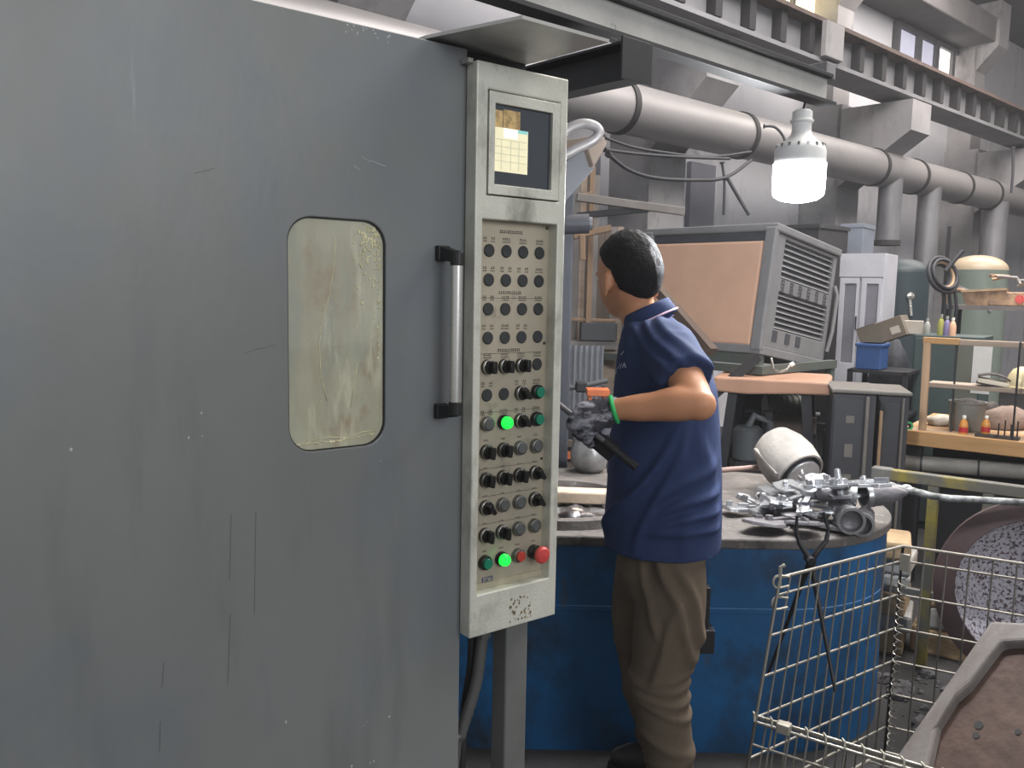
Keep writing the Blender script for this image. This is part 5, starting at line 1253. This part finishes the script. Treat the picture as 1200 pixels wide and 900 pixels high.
# timber rack
mat('rack_wood', S(124, 102, 82), 0.8, var=.15, scale=5, stretch=(3, 3, .4))
mat('rack_grey', S(110, 105, 102), 0.7, var=.12)
mat('panel_brown', S(88, 77, 70), 0.85, var=.1, scale=3)
tr = thing('timber_rack', 'rough timber rack with slanting grey beam behind the man', 'rack', Vector((at(700, 300, 5.6).x, 5.6, 0)))
def rb_(name, p, q, w, h, m, Y): MB().bar(at(p[0], p[1], Y), at(q[0], q[1], Y), w, h, Vector((0, 1, 0))).build(name, MATS[m], tr, world=True, bevel=.004)
zfl = lambda px, Y: at(px, 342 + EYE / Y * 1000, Y)
MB().bar(at(694.5, 195, 5.6), Vector((at(694.5, 195, 5.6).x, 5.6, 0)), .035, .035, Vector((0, 1, 0))).build('post', MATS['rack_wood'], tr, world=True, bevel=.003)
rb_('beam', (676, 231), (802, 248), .05, .05, 'rack_grey', 5.5)
rb_('beam', (676, 253), (760, 245), .04, .04, 'steel_dark', 5.55)
rb_('beam', (672, 277), (716, 267), .04, .055, 'rack_wood', 5.5)
rb_('post', (682, 275), (683, 305), .035, .03, 'rack_wood', 5.45)
rb_('batten', (676, 231), (693, 226), .02, .02, 'rack_wood', 5.52)
# board wall of the rack: single vertical planks
for k in range(9):
    x0 = 664 + 7.4 * k; y_ = 5.75
    a_ = at(x0, 300, y_); b2 = at(x0 + 7.0, 300, y_)
    MB().box((a_.x, y_, at(690, 402, y_).z), (b2.x, y_ + .02, at(690, 205 + (k > 4) * 60, y_).z)).build('plank', MATS[('panel_brown', 'rack_grey', 'wood_grey')[k % 3] if k != 5 else 'panel_brown'], tr, world=True)
rb_('rail', (664, 374), (722, 376), .02, .02, 'rack_wood', 5.6)
MB().box((at(680, 400, 5.6).x, 5.56, at(700, 399, 5.6).z), (at(722, 400, 5.6).x, 5.7, at(700, 378, 5.6).z)).build('dark_drawer', MATS['cab_dark'], tr, world=True, bevel=.004)
MB().box((at(660, 400, 5.7).x, 5.58, at(700, 409, 5.6).z), (at(724, 400, 5.6).x, 5.75, at(700, 400, 5.6).z)).build('shelf_board', MATS['rack_grey'], tr, world=True)
p_ = at(712, 405, 5.7); MB().box((p_.x - .03, 5.66, 0), (p_.x + .06, 5.75, p_.z)).build('post', MATS['wood_grey'], tr, world=True, bevel=.004)
# corrugated sheet
mat('corrugated', S(170, 172, 178), 0.4, metal=.4, var=.1, scale=5)
cs = MB(); x0 = at(655, 430, 5.5).x; x1 = at(707, 430, 5.5).x; n = 72; vs = []
zt_, zb_ = at(690, 405, 5.5).z, 0.3
for i in range(n + 1):
    x = x0 + (x1 - x0) * i / n; y = 5.5 + .022 * math.sin(2 * math.pi * i / 9); vs += [(x, y, zb_), (x, y, zt_), (x, y + .004, zb_), (x, y + .004, zt_)]
fs = []
for i in range(n):
    a_ = 4 * i; fs += [(a_, a_ + 4, a_ + 5, a_ + 1), (a_ + 2, a_ + 3, a_ + 7, a_ + 6), (a_ + 1, a_ + 5, a_ + 7, a_ + 3), (a_, a_ + 2, a_ + 6, a_ + 4)]
cso = cs.add(vs, fs).build('corrugated_sheet', MATS['corrugated'], None, smooth=60); tag(cso, 'pale corrugated metal sheet standing below the timber rack', 'metal sheet')
# orange clamp box, pipe rail and pallet pieces behind the panel edge
mat('orange_paint', S(176, 94, 52), 0.55, var=.15, scale=8)
ob = at(700, 478, 4.3)
oo = thing('orange_bracket', 'orange steel bracket showing above the gloved hand', 'bracket', ob)
MB().box((-.05, 0, -.02), (.05, .08, .035)).build('block', MATS['orange_paint'], oo, bevel=.004); MB().box((-.055, -.01, .06), (.06, .09, .095)).build('cap_plate', MATS['orange_paint'], oo, bevel=.003)
for x in (-.045, .03): MB().box((x, 0, .035), (x + .015, .08, .06)).build('web', MATS['orange_paint'], oo)
MB().box((-.02, .02, -ob.z), (.02, .06, -.02)).build('stand', MATS['steel_dark'], oo)
pr = thing('hand_rail', 'thin grey rail with clamp in front of the corrugated sheet', 'rail', at(680, 455, 4.6))
MB().tube([at(655, 456, 4.6), at(680, 453, 4.6), at(712, 446, 4.6)], .014, 10).build('tube', MATS['machine_grey'], pr, world=True, smooth=50)
MB().box((-.03, -.03, -.03), (.03, .03, .03), Matrix.Translation(at(681, 453, 4.6))).build('clamp', MATS['steel_dark'], pr, world=True, bevel=.01)
for x in (660, 708): p = at(x, 452, 4.6); MB().tube([p, Vector((p.x, p.y, 0))], .014, 10).build('post', MATS['machine_grey'], pr, world=True, smooth=50)
pl = thing('slatted_stand', 'dark stand with brown cross slats beside the control panel edge', 'stand', Vector((at(661, 540, 4.4).x, 4.4, 0)))
for k, py in enumerate((520, 534, 546)):
    p = at(661, py, 4.4); MB().box((-.06, 0, p.z - .018), (.045, .03, p.z + .018), Matrix.Translation((p.x, 4.4, 0))).build('slat', MATS['orange_paint' if k == 1 else 'drawer_brown'], pl, world=True)
MB().box((-.065, .03, 0), (.05, .06, at(661, 505, 4.4).z), Matrix.Translation((at(661, 540, 4.4).x, 4.4, 0))).build('back_board', MATS['steel_dark'], pl, world=True)
# slack cables under the duct
def cable(label, pts, r_=.012):
    P = [at(*p) for p in pts]; t = thing('slack_cable', label, 'cable', P[0], 'slack cables under the duct'); out = []
    for i in range(len(P) - 1):
        a0 = P[max(i - 1, 0)]; b0 = P[i]; c_ = P[i + 1]; d0 = P[min(i + 2, len(P) - 1)]
        for k in range(8):
            u = k / 8; out.append(.5 * ((2 * b0) + (c_ - a0) * u + (2 * a0 - 5 * b0 + 4 * c_ - d0) * u * u + (3 * b0 - a0 - 3 * c_ + d0) * u ** 3))
    out.append(P[-1]); MB().tube(out, r_, 8).build('sheath', MATS['cable_black'], t, world=True, smooth=60)
    MB().tube([out[0], out[1]], r_ * 1.7, 8).build('end_clip', MATS['duct_band'], t, world=True)
cable('upper slack cable below the big duct', [(706, 160, 6.3), (740, 172, 6.6), (780, 179, 6.8), (830, 184, 7.2), (880, 178, 7.8)])
cable('middle slack cable below the big duct', [(708, 175, 6.3), (745, 180, 6.6), (800, 184, 6.9), (855, 186, 7.4)])
cable('lowest slack cable sagging deep below the big duct', [(712, 180, 6.3), (735, 198, 6.5), (765, 208, 6.7), (810, 211, 7.0), (850, 208, 7.4), (880, 188, 7.8)], .015)
cable('cable dropping steeply behind the cooler top', [(846, 190, 7.4), (849, 215, 7.4), (848, 252, 7.4)])
cable('cable pair slanting down to the cooler top corner', [(852, 208, 7.2), (866, 232, 7.2), (878, 252, 7.2)], .016)
cable('cable arching over the duct beside the lit bulb', [(895, 148, 7.6), (908, 149, 7.6), (918, 160, 7.6), (922, 175, 7.6)])
cable('thin cable hanging from the girder near the end', [(1187, 172, 11.0), (1187, 200, 11.0), (1185, 226, 11.0)], .016)

# ------------------------------------------------------------------ dark blocks added to fill the shade under the table and the bench
mat('shade_dark', S(28, 28, 31), 0.8, var=.2, scale=4)
UF, UL, UH = face(846, 452, 640, 972, 5.25, flat(Vector((.95, -.3, 0))))
ub = thing('shade_bulk', 'added dark machine bulk filling the shade behind the peach table', 'machine', UF @ Matrix.Translation((0, 0, -UF.translation.z)))
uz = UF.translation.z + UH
MB().box((0, .02, 0), (UL, .35, uz)).build('body', MATS['shade_dark'], ub, bevel=.01)
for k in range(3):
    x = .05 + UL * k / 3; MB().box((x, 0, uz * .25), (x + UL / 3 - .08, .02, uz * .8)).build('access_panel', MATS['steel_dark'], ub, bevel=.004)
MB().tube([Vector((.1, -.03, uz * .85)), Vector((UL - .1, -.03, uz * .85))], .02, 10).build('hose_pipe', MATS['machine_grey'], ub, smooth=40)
sc_ = thing('bench_shade_box', 'added dark block filling the shade under the wooden bench', 'shade filler', WF @ Matrix.Translation((.16, .30, -WF.translation.z)))
MB().box((0, 0, 0), (WL * .75, .45, bz - .06)).build('body', MATS['shade_dark'], sc_, bevel=.008)
MB().box((-.01, -.01, bz - .10), (WL * .75 + .01, .46, bz - .055)).build('lid', MATS['shade_dark'], sc_, bevel=.006)

# ================================================================== the man
mat('skin', S(194, 138, 104), 0.5, var=.06, scale=6, spec=.4)
MATS['skin'].node_tree.nodes['Principled BSDF'].inputs['Subsurface Weight'].default_value = 0.12
MATS['skin'].node_tree.nodes['Principled BSDF'].inputs['Subsurface Radius'].default_value = (.012, .004, .002)
mat('shirt_navy', S(44, 57, 92), 0.85, var=.10, scale=5, bump=.12, bscale=400, spec=.2)
mat('trouser_brown', S(94, 83, 71), 0.9, var=.12, scale=6, bump=.15, bscale=250, spec=.2)
overlay(MATS['trouser_brown'], S(128, 114, 100), 4, .55, .75, (1, 1, .5), 3.0)
mat('hair_black', S(13, 13, 16), 0.62, var=.3, scale=60, bump=.6, bscale=240, spec=.25)
mat('glove_grey', S(150, 150, 160), 0.85, c2=S(40, 40, 48), scale=20, cut=(.44, .56), stretch=(.7, 1, 1.8), bump=.3, bscale=200)
mat('cuff_green', S(46, 176, 96), 0.7, var=.1)
mat('collar_stripe', S(226, 186, 206), 0.8, var=0)
mat('logo_white', S(190, 196, 212), 0.8, var=0)
mat('shoe_dark', S(40, 38, 38), 0.6, var=.1)
mat('eye_white', S(225, 222, 216), 0.3, var=0)
PYm = 2.45
pa_ = R(15); FW = Vector((-math.cos(pa_), math.sin(pa_), 0)); LF_ = Vector((-math.sin(pa_), -math.cos(pa_), 0)); UP = Vector((0, 0, 1))
feet = at(778, 930, PYm); feet.z = 0
man = thing('person', 'man in navy polo shirt, brown trousers and work glove leaning to the furnace', 'person', feet)
def ring(px, py, a_, b_, ex=2.4, n=36, Y=PYm, tilt=0.0):
    c = at(px, py, Y); out = []
    for k in range(n):
        t = 2 * math.pi * k / n; cc, ss = math.cos(t), math.sin(t)
        x = math.copysign(abs(cc) ** (2 / ex), cc); y = math.copysign(abs(ss) ** (2 / ex), ss)
        out.append(c + FW * (a_ * x) + LF_ * (b_ * y) + UP * (tilt * x))
    return out
def limb(mb, pts, n=18):
    o, q = lerp_path(pts); mb.tube(o, q, n)
    mb.sphere(o[0], q[0], 14, 8); mb.sphere(o[-1], q[-1], 14, 8); return mb
Ls = at(784, 408, 2.29); Le = at(818, 473, 2.10); Lw = at(719, 480, 2.17); Lh = at(690, 488, 2.18)
cS = at(775, 400, PYm); Rs = cS - LF_ * .17 + FW * .02; Re = Rs - FW * .06 - UP * .26 - LF_ * .02; Rw = at(752, 536, 2.60); Rh = at(738, 542, 2.60)
# ---- head
HC = at(737, 323, 2.48); ha = R(59); HFw = Vector((-math.cos(ha), math.sin(ha), 0)); HLf = Vector((-math.sin(ha), -math.cos(ha), 0))
tl_ = R(10); HFt = (HFw * math.cos(tl_) - UP * math.sin(tl_)).normalized(); HUp = (UP * math.cos(tl_) + HFw * math.sin(tl_)).normalized()
def hp_(f, l, u): return HC + (HFt * f + HLf * l + HUp * u) * 1.05
def headshape(d):
    f, l, u = d
    x, y, z = f * .104, l * .080, u * .116
    if u < 0:
        k = min(1, -u * 1.1); y *= 1 - .30 * k * k; x = x * (1 - .10 * k) + .018 * k * (1 if f > -.2 else .0) + .01 * k
        if f < -.1: x *= 1 - .25 * k * k
    if f > .55: x -= .006 * (1 - abs(u)) * abs(l) * 2
    return x, y, z
body = MB(); nS, mS = 40, 28; vs = []
for i in range(mS + 1):
    th = math.pi * i / mS
    for k in range(nS):
        ph = 2 * math.pi * k / nS; d = (math.sin(th) * math.cos(ph), math.sin(th) * math.sin(ph), math.cos(th)); vs.append(hp_(*headshape(d)))
fs = []
for i in range(mS):
    for k in range(nS):
        k2 = (k + 1) % nS; fs.append((i * nS + k, i * nS + k2, (i + 1) * nS + k2, (i + 1) * nS + k))
body.add(vs, fs)
# ears, nose, lips, brow, chin
for s_ in (1, -1):
    for (f, u, r_, sc3) in ((-.006, -.026, .020, (.9, .45, 1.5)), (-.012, -.010, .016, (1, .55, 1.1)), (-.002, -.052, .010, (1, .7, 1.1))):
        q_ = MB().sphere((0, 0, 0), r_, 12, 8, sc3); c = hp_(f, s_ * .087, u)
        body.add([c + HFt * v.x + HLf * (v.y + s_ * -.1 * v.x) + HUp * v.z for v in q_.v], q_.f)
def blob(f, l, u, r_, s3):
    q_ = MB().sphere((0, 0, 0), r_, 12, 8, s3); c = hp_(f, l, u); body.add([c + HFt * v.x + HLf * v.y + HUp * v.z for v in q_.v], q_.f)
blob(.100, 0, -.018, .017, (.9, .8, 1.2)); blob(.096, 0, .002, .012, (.7, .7, 1.6)); blob(.098, .010, -.026, .009, (1, 1, .8)); blob(.098, -.010, -.026, .009, (1, 1, .8))
blob(.088, 0, -.050, .018, (.5, 1.2, .5)); blob(.072, 0, -.085, .024, (.9, 1, .7)); blob(.086, .030, .020, .02, (.5, 1.1, .5)); blob(.086, -.030, .020, .02, (.5, 1.1, .5))
limb(body, [(hp_(-.02, 0, -.05), .048), (at(748, 368, 2.475), .054), (at(762, 392, 2.46), .066), (at(772, 430, 2.45), .09)], 24)
limb(body, [(at(774, 430, PYm), .09), (at(778, 500, PYm), .10), (at(777, 610, PYm), .11)], 24)
limb(body, [(Ls + Vector((.0, .05, -.01)), .042), (Ls.lerp(Le, .35), .052), (Ls.lerp(Le, .75), .046), (Le, .040)])
blobE = MB().sphere(Le + Vector((.004, .0, -.002)), .042, 14, 8); body.add(blobE.v, blobE.f)
limb(body, [(Le, .041), (Le.lerp(Lw, .25) + UP * .003, .045), (Le.lerp(Lw, .6), .037), (Lw, .0285), (Lw.lerp(Lh, .5), .028)])
limb(body, [(Rs, .055), (Rs.lerp(Re, .5), .05), (Re, .041)]); limb(body, [(Re, .042), (Re.lerp(Rw, .3), .045), (Rw, .029), (Rw.lerp(Rh, .5), .028)])
bo = remeshed(body, 'body', MATS['skin'], man, .0065, 3, None, True)
for s_ in (1, -1):
    ey_ = MB().sphere(hp_(.082, s_ * .031, .006), .0125, 14, 10).build('eye', MATS['eye_white'], man, world=True, smooth=True)
    MB().sphere(hp_(.0922, s_ * .031, .006), .0045, 10, 6).build('iris', MATS['shoe_dark'], ey_, world=True, smooth=True)
# ---- hair
hair = MB(); nS, mS = 72, 48; vs = []
for i in range(mS + 1):
    th = math.pi * i / mS
    for k in range(nS):
        ph = 2 * math.pi * k / nS; d = Vector((math.sin(th) * math.cos(ph), math.sin(th) * math.sin(ph), math.cos(th)))
        az = abs(math.atan2(d.y, -d.x)) / math.pi                      # 0 at the nape, .5 over the ear, 1 at the brow
        lim = -.74 + 1.9 * az * az if az < .36 else (-.494 + (az - .36) / .08 * .45 if az < .44 else (-.044 + (az - .44) / .2 * .45 if az < .64 else .41 + (az - .64) * .3))
        e = max(0, min(1, (d.z - lim) / .20)); e = e * e * (3 - 2 * e)
        top_ = max(0, d.z); g_ = .90 + e * (.145 + .05 * top_ + (.07 * -d.z if d.z < 0 and d.x < 0 else 0))
        g_ += e * .028 * noise.noise(d * 9) + e * .02 * noise.noise(d * 26)
        x, y, z = headshape(d); vs.append(hp_(x * g_, y * g_, z * g_))
fs = []
for i in range(mS):
    for k in range(nS):
        k2 = (k + 1) % nS; fs.append((i * nS + k, i * nS + k2, (i + 1) * nS + k2, (i + 1) * nS + k))
hair.add(vs, fs).build('hair', MATS['hair_black'], man, world=True, smooth=True)
# ---- shirt
sh_ = MB()
rows = [(777, 637, .168, .200), (778, 600, .168, .203), (779, 560, .164, .200), (779, 500, .157, .197), (780, 455, .146, .198), (776, 425, .128, .196), (771, 403, .108, .180), (766, 388, .088, .140), (762, 376, .070, .085)]
sh_.rings([ring(*r_) for r_ in rows])
limb(sh_, [(at(772, 404, 2.36), .075), (Ls + Vector((.0, .01, -.004)), .078), (Ls.lerp(Le, .35), .073)], 24)
e0 = Ls.lerp(Le, .30); e1_ = Ls.lerp(Le, .60)
sh_.tube([Ls.lerp(Le, .1), e0, e1_], [.076, .072, .074], 24)
limb(sh_, [(Rs, .075), (Rs.lerp(Re, .5), .07)], 20)
def sst(a_, b_, x): x = max(0, min(1, (x - a_) / (b_ - a_))); return x * x * (3 - 2 * x)
def shirt_fn(co, n):
    z = co.z; lat = (co - feet).dot(LF_); fo = (co - feet).dot(FW)
    low = sst(1.34, 1.12, z) if False else 1 - sst(1.10, 1.34, z)
    side = sst(.04, .13, abs(lat)); wob = .05 * noise.noise(co * 5)
    rid = lambda x: math.exp(-(x * x))
    d_ = 0.0
    # drags fanning from under the elbow down to the front hem
    for a0, b0, sl, w_, am in ((.02, 1.14, .62, .016, .016), (.06, 1.06, .75, .013, .009), (-.03, 1.16, .35, .015, .012), (.10, 1.00, .9, .012, .005), (-.08, 1.10, .1, .02, .010)):
        x = (fo - a0) - (b0 - z) * sl + wob; along = sst(.80, .90, z) * (1 - sst(b0, b0 + .12, z))
        d_ += am * rid(x / w_) * along
    # rolls that run round the back above the hem
    for z0, sl, w_, am in ((.935, -.35, .014, .018), (.985, -.55, .013, .016), (.895, -.10, .012, .014), (1.05, -.7, .016, .010)):
        x = z - z0 - sl * (fo + .05) + .6 * wob; d_ += am * rid(x / w_) * sst(.10, -.02, fo) if False else am * rid(x / w_) * (1 - sst(.0, .10, fo))
    d_ *= side * low
    # sleeve and shoulder drags
    up_ = sst(1.32, 1.37, z) * sst(.08, .14, lat)
    for k_ in (-.02, .035, .085): d_ += up_ * .008 * rid(((z - 1.36) - .8 * (fo + k_) + .4 * wob) / .012)
    d_ += .004 * low * noise.noise(Vector((co.x * 7, co.y * 7, co.z * 3)))
    return co + n * (d_ - .004 * low * side)
shirt = remeshed(sh_, 'shirt', MATS['shirt_navy'], man, .0085, 2, shirt_fn, True)
# hem roll of the sleeve and the shirt
dv = (Le - Ls).normalized(); sdv = dv.cross(UP).normalized(); udv = sdv.cross(dv)
# collar
cc_ = at(760, 370, 2.468); ctl_ = R(26); CFw = (FW * math.cos(ctl_) - UP * math.sin(ctl_)); CUp = (UP * math.cos(ctl_) + FW * math.sin(ctl_))
def cring(a_, b_, u, n=40): return [cc_ + CFw * (a_ * math.cos(2 * math.pi * k / n)) + LF_ * (b_ * math.sin(2 * math.pi * k / n)) + CUp * u for k in range(n)]
co_ = MB().rings([cring(.066, .064, -.03), cring(.066, .063, .020), cring(.072, .069, .026), cring(.074, .073, .018), cring(.083, .082, -.018), cring(.080, .079, -.020), cring(.072, .070, .010)], caps=False).build('collar', MATS['shirt_navy'], man, world=True, smooth=True)
pr_ = cring(.0835, .0825, -.0135); MB().tube(pr_ + [pr_[0]], .0028, 6, caps=False).build('stripe', MATS['collar_stripe'], co_, world=True, smooth=True)
# chest lettering on the near breast, buttons of the placket
lgc = at(727, 424, PYm - .15)
Mx = Matrix(((-FW.x * -1, 0, 0, 0), (0, 1, 0, 0), (0, 0, 1, 0), (0, 0, 0, 1)))
lp = at(729, 424, 2.33); xd = Vector((.80, -.60, 0)).normalized() * 1.0; nd_ = Vector((-.60, -.80, 0)); 
ML_ = Matrix(((xd.x, 0, nd_.x, lp.x), (xd.y, 0, nd_.y, lp.y), (0, 1, 0, lp.z), (0, 0, 0, 1)))
LOGO_M = ML_
# ---- trousers
tr_ = MB()
tr_.rings([ring(774, 612, .120, .150, 2.2), ring(774, 640, .126, .160, 2.2), ring(773, 665, .126, .165, 2.2), ring(772, 690, .10, .15, 2.2)])
limb(tr_, [(at(785, 650, 2.37), .100), (at(784, 715, 2.36), .098), (at(773, 800, 2.35), .079), (at(779, 850, 2.355), .075), (at(786, 905, 2.365), .069), (at(788, 962, 2.375), .072)], 24)
limb(tr_, [(at(762, 650, 2.545), .100), (at(754, 715, 2.55), .097), (at(757, 790, 2.57), .079), (at(772, 850, 2.58), .073), (at(781, 900, 2.59), .069), (at(783, 945, 2.595), .070)], 24)
def tr_fn(co, n):
    z = co.z; fo = (co - feet).dot(FW); lat = (co - feet).dot(LF_); wob = .05 * noise.noise(co * 6)
    rid = lambda x: math.exp(-(x * x)); d_ = 0.0; near = sst(-.02, .08, lat) * .8 + .2
    for z0, sl, w_, am in ((.405, .30, .012, .014), (.440, .15, .010, .012), (.375, .45, .010, .012), (.47, -.1, .012, .008)):
        d_ += am * rid((z - z0 - sl * fo + .5 * wob) / w_) * near * .65
    # long creases from the hip down over the thigh
    for a0, sl, w_, am, zt_, zb_ in ((.02, .28, .013, .014, .84, .50), (-.04, .22, .012, .014, .80, .46), (.07, .15, .012, .010, .84, .6), (-.02, -.25, .012, .012, .70, .46)):
        d_ += am * rid(((fo - a0) - (zt_ - z) * -sl + .5 * wob) / w_) * sst(zb_ - .04, zb_ + .04, z) * (1 - sst(zt_ - .03, zt_ + .03, z)) * near
    for z0, sl, w_, am in ((.27, .3, .016, .006), (.20, -.3, .016, .006), (.13, .2, .016, .007)):
        d_ += am * rid((z - z0 - sl * fo + .5 * wob) / w_)
    d_ += .008 * noise.noise(Vector((co.x * 8, co.y * 8, co.z * 3))) * (1 - sst(.80, .88, z))
    return co + n * d_
remeshed(tr_, 'trousers', MATS['trouser_brown'], man, .009, 2, tr_fn, True)
# ---- shoes
for c, s_ in ((at(788, 975, 2.375), 1), (at(783, 958, 2.595), -1)):
    b0 = Vector((c.x, c.y, 0)) + FW * .06
    sh2 = MB().sphere((0, 0, 0), 1, 20, 12)
    vv = [b0 + FW * (v.x * .135) + LF_ * (v.y * .05 * (1 + .15 * v.x)) + UP * (max(v.z, -.55) * .062 * (1 - .3 * max(0, v.x)) + .045) for v in sh2.v]
    so2 = MB().add(vv, sh2.f).build('shoe', MATS['shoe_dark'], man, world=True, smooth=True)
    n_ = 24; r0 = [b0 + FW * (.142 * math.cos(2 * math.pi * k / n_)) + LF_ * (.053 * math.sin(2 * math.pi * k / n_)) for k in range(n_)]
    MB().rings([r0, [p + UP * .022 for p in r0]]).build('sole', MATS['rubber_dark'], so2, world=True)
# ---- tool held in the hand
tA = at(746, 548, 2.10); tB = at(686, 499, 2.16); tdir = (tB - tA).normalized(); tC = tB + tdir * .32
mat('tool_grip', S(24, 24, 28), .5, var=.1)
tl2 = thing('ladle_rod', 'dark hand tool with black grip held in the gloved hand', 'tool', tB)
MB().tube([tA, tA.lerp(tB, .62)], .0105, 12).build('grip', MATS['tool_grip'], tl2, world=True, smooth=40)
MB().tube([tA.lerp(tB, .55), tC], .0075, 10).build('rod', MATS['cast_grey'], tl2, world=True, smooth=40)
pl3 = tB.lerp(tA, .28) + Vector((0, .012, -.012)); MB().bar(pl3 - tdir * .05, pl3 + tdir * .06, .012, .05).build('guard_plate', MATS['tong_steel'], tl2, world=True, bevel=.003)
# ---- gloves: palm, four curled fingers and a thumb
def glove(wr, rodp, rdir, side, voxel=.0045):
    """closed hand round the rod at rodp"""
    g_ = MB(); back = (wr - rodp); back = (back - rdir * back.dot(rdir)).normalized(); sd = rdir.cross(back).normalized() * side
    pc2 = rodp + back * .030 + sd * .012
    # palm: widths along the rod
    for k in range(4):
        kk = (k - 1.5) * .0205; kn = rodp + rdir * kk + sd * .032 + back * .002
        limb(g_, [(wr + (pc2 - wr) * .3 + rdir * kk * .4, .026), (pc2 + rdir * kk * .9 + sd * .012, .0185), (kn, .0135)], 12)
        L_ = (1.0, 1.1, 1.05, .85)[k]
        f_ = [(kn, .0125), (rodp + rdir * kk - back * .022 * L_ + sd * .024, .0118), (rodp + rdir * kk - back * .030 * L_ + sd * .002, .0112), (rodp + rdir * kk - back * .020 - sd * .020, .0105), (rodp + rdir * kk - back * .002 - sd * .024, .0095)]
        limb(g_, f_, 10)
    limb(g_, [(wr + (pc2 - wr) * .55 - rdir * .02, .020), (pc2 - rdir * .042 - sd * .016, .0155), (rodp - rdir * .052 - sd * .024 - back * .004, .0125), (rodp - rdir * .036 - sd * .030 - back * .024, .0108)], 12)
    limb(g_, [(wr - (pc2 - wr).normalized() * .012, .036), (wr + (pc2 - wr) * .4, .034)], 14)
    return g_
gl = glove(Lw.lerp(Lh, .25), tB, tdir, -1)
glo = remeshed(gl, 'glove', MATS['glove_grey'], man, .0042, 2, None, True)
wdir = (Lh - Lw).normalized(); wc_ = Lw + wdir * (-.002)
a_ = wdir.cross(UP).normalized(); b_ = a_.cross(wdir)
cuff = [[wc_ + wdir * t + (a_ * math.cos(2 * math.pi * k / 24) + b_ * math.sin(2 * math.pi * k / 24)) * r_ for k in range(24)] for t, r_ in ((-.006, .033), (-.004, .038), (0, .0395), (.004, .038), (.006, .034))]
MB().rings(cuff, caps=False).build('cuff', MATS['cuff_green'], glo, world=True, smooth=True)
gr = glove(Rw, Rh + Vector((-.03, 0, 0)), Vector((0, -.3, 1)).normalized(), -1)
remeshed(gr, 'glove', MATS['glove_grey'], man, .0042, 2, None, True)
# lettering on the breast: short pale strokes set on the shirt
dg = bpy.context.evaluated_depsgraph_get(); dg.update()
lt_ = MB(); Mi_ = shirt.matrix_world.inverted() if False else FR['person'].inverted()
for (x0, y0), (x1, y1) in (((722, 439), (723, 432)), ((724, 432), (727, 427)), ((727, 432), (729, 426)), ((730, 431), (732, 425)), ((732, 425), (733.5, 431)), ((730.6, 429), (733, 429)), ((728, 416), (731, 412))):
    o0 = Mi_ @ CAM; hits = []
    for x, y in ((x0, y0), (x1, y1)):
        ok, loc_, nn_, _ = shirt.ray_cast(o0, ray(x, y).normalized())
        if ok: hits.append(FR['person'] @ (loc_ + nn_ * .0008))
    if len(hits) == 2 and (hits[0] - hits[1]).length < .05: lt_.bar(hits[0], hits[1], .0026, .0012)
if lt_.v: lt_.build('lettering', MATS['logo_white'], shirt, world=True)

# ================================================================== thin smoke haze filling the hall
hz_m = bpy.data.materials.new('smoke_haze'); hz_m.use_nodes = True; nt = hz_m.node_tree; nt.nodes.clear()
out = nt.nodes.new('ShaderNodeOutputMaterial'); vs_ = nt.nodes.new('ShaderNodeVolumeScatter'); vs_.inputs['Density'].default_value = 0.0026; vs_.inputs['Color'].default_value = (0.93, 0.95, 1.0, 1); vs_.inputs['Anisotropy'].default_value = 0.3
nt.links.new(vs_.outputs[0], out.inputs['Volume'])
hzb = MB().box((-8.5, -12.5, -0.05), (21.65, WALL_Y + .1, WZ + .1)).build('smoke_haze', hz_m); hzb.matrix_world = HF
tag(hzb, 'thin bluish smoke haze filling the hall', 'haze', kind='stuff')
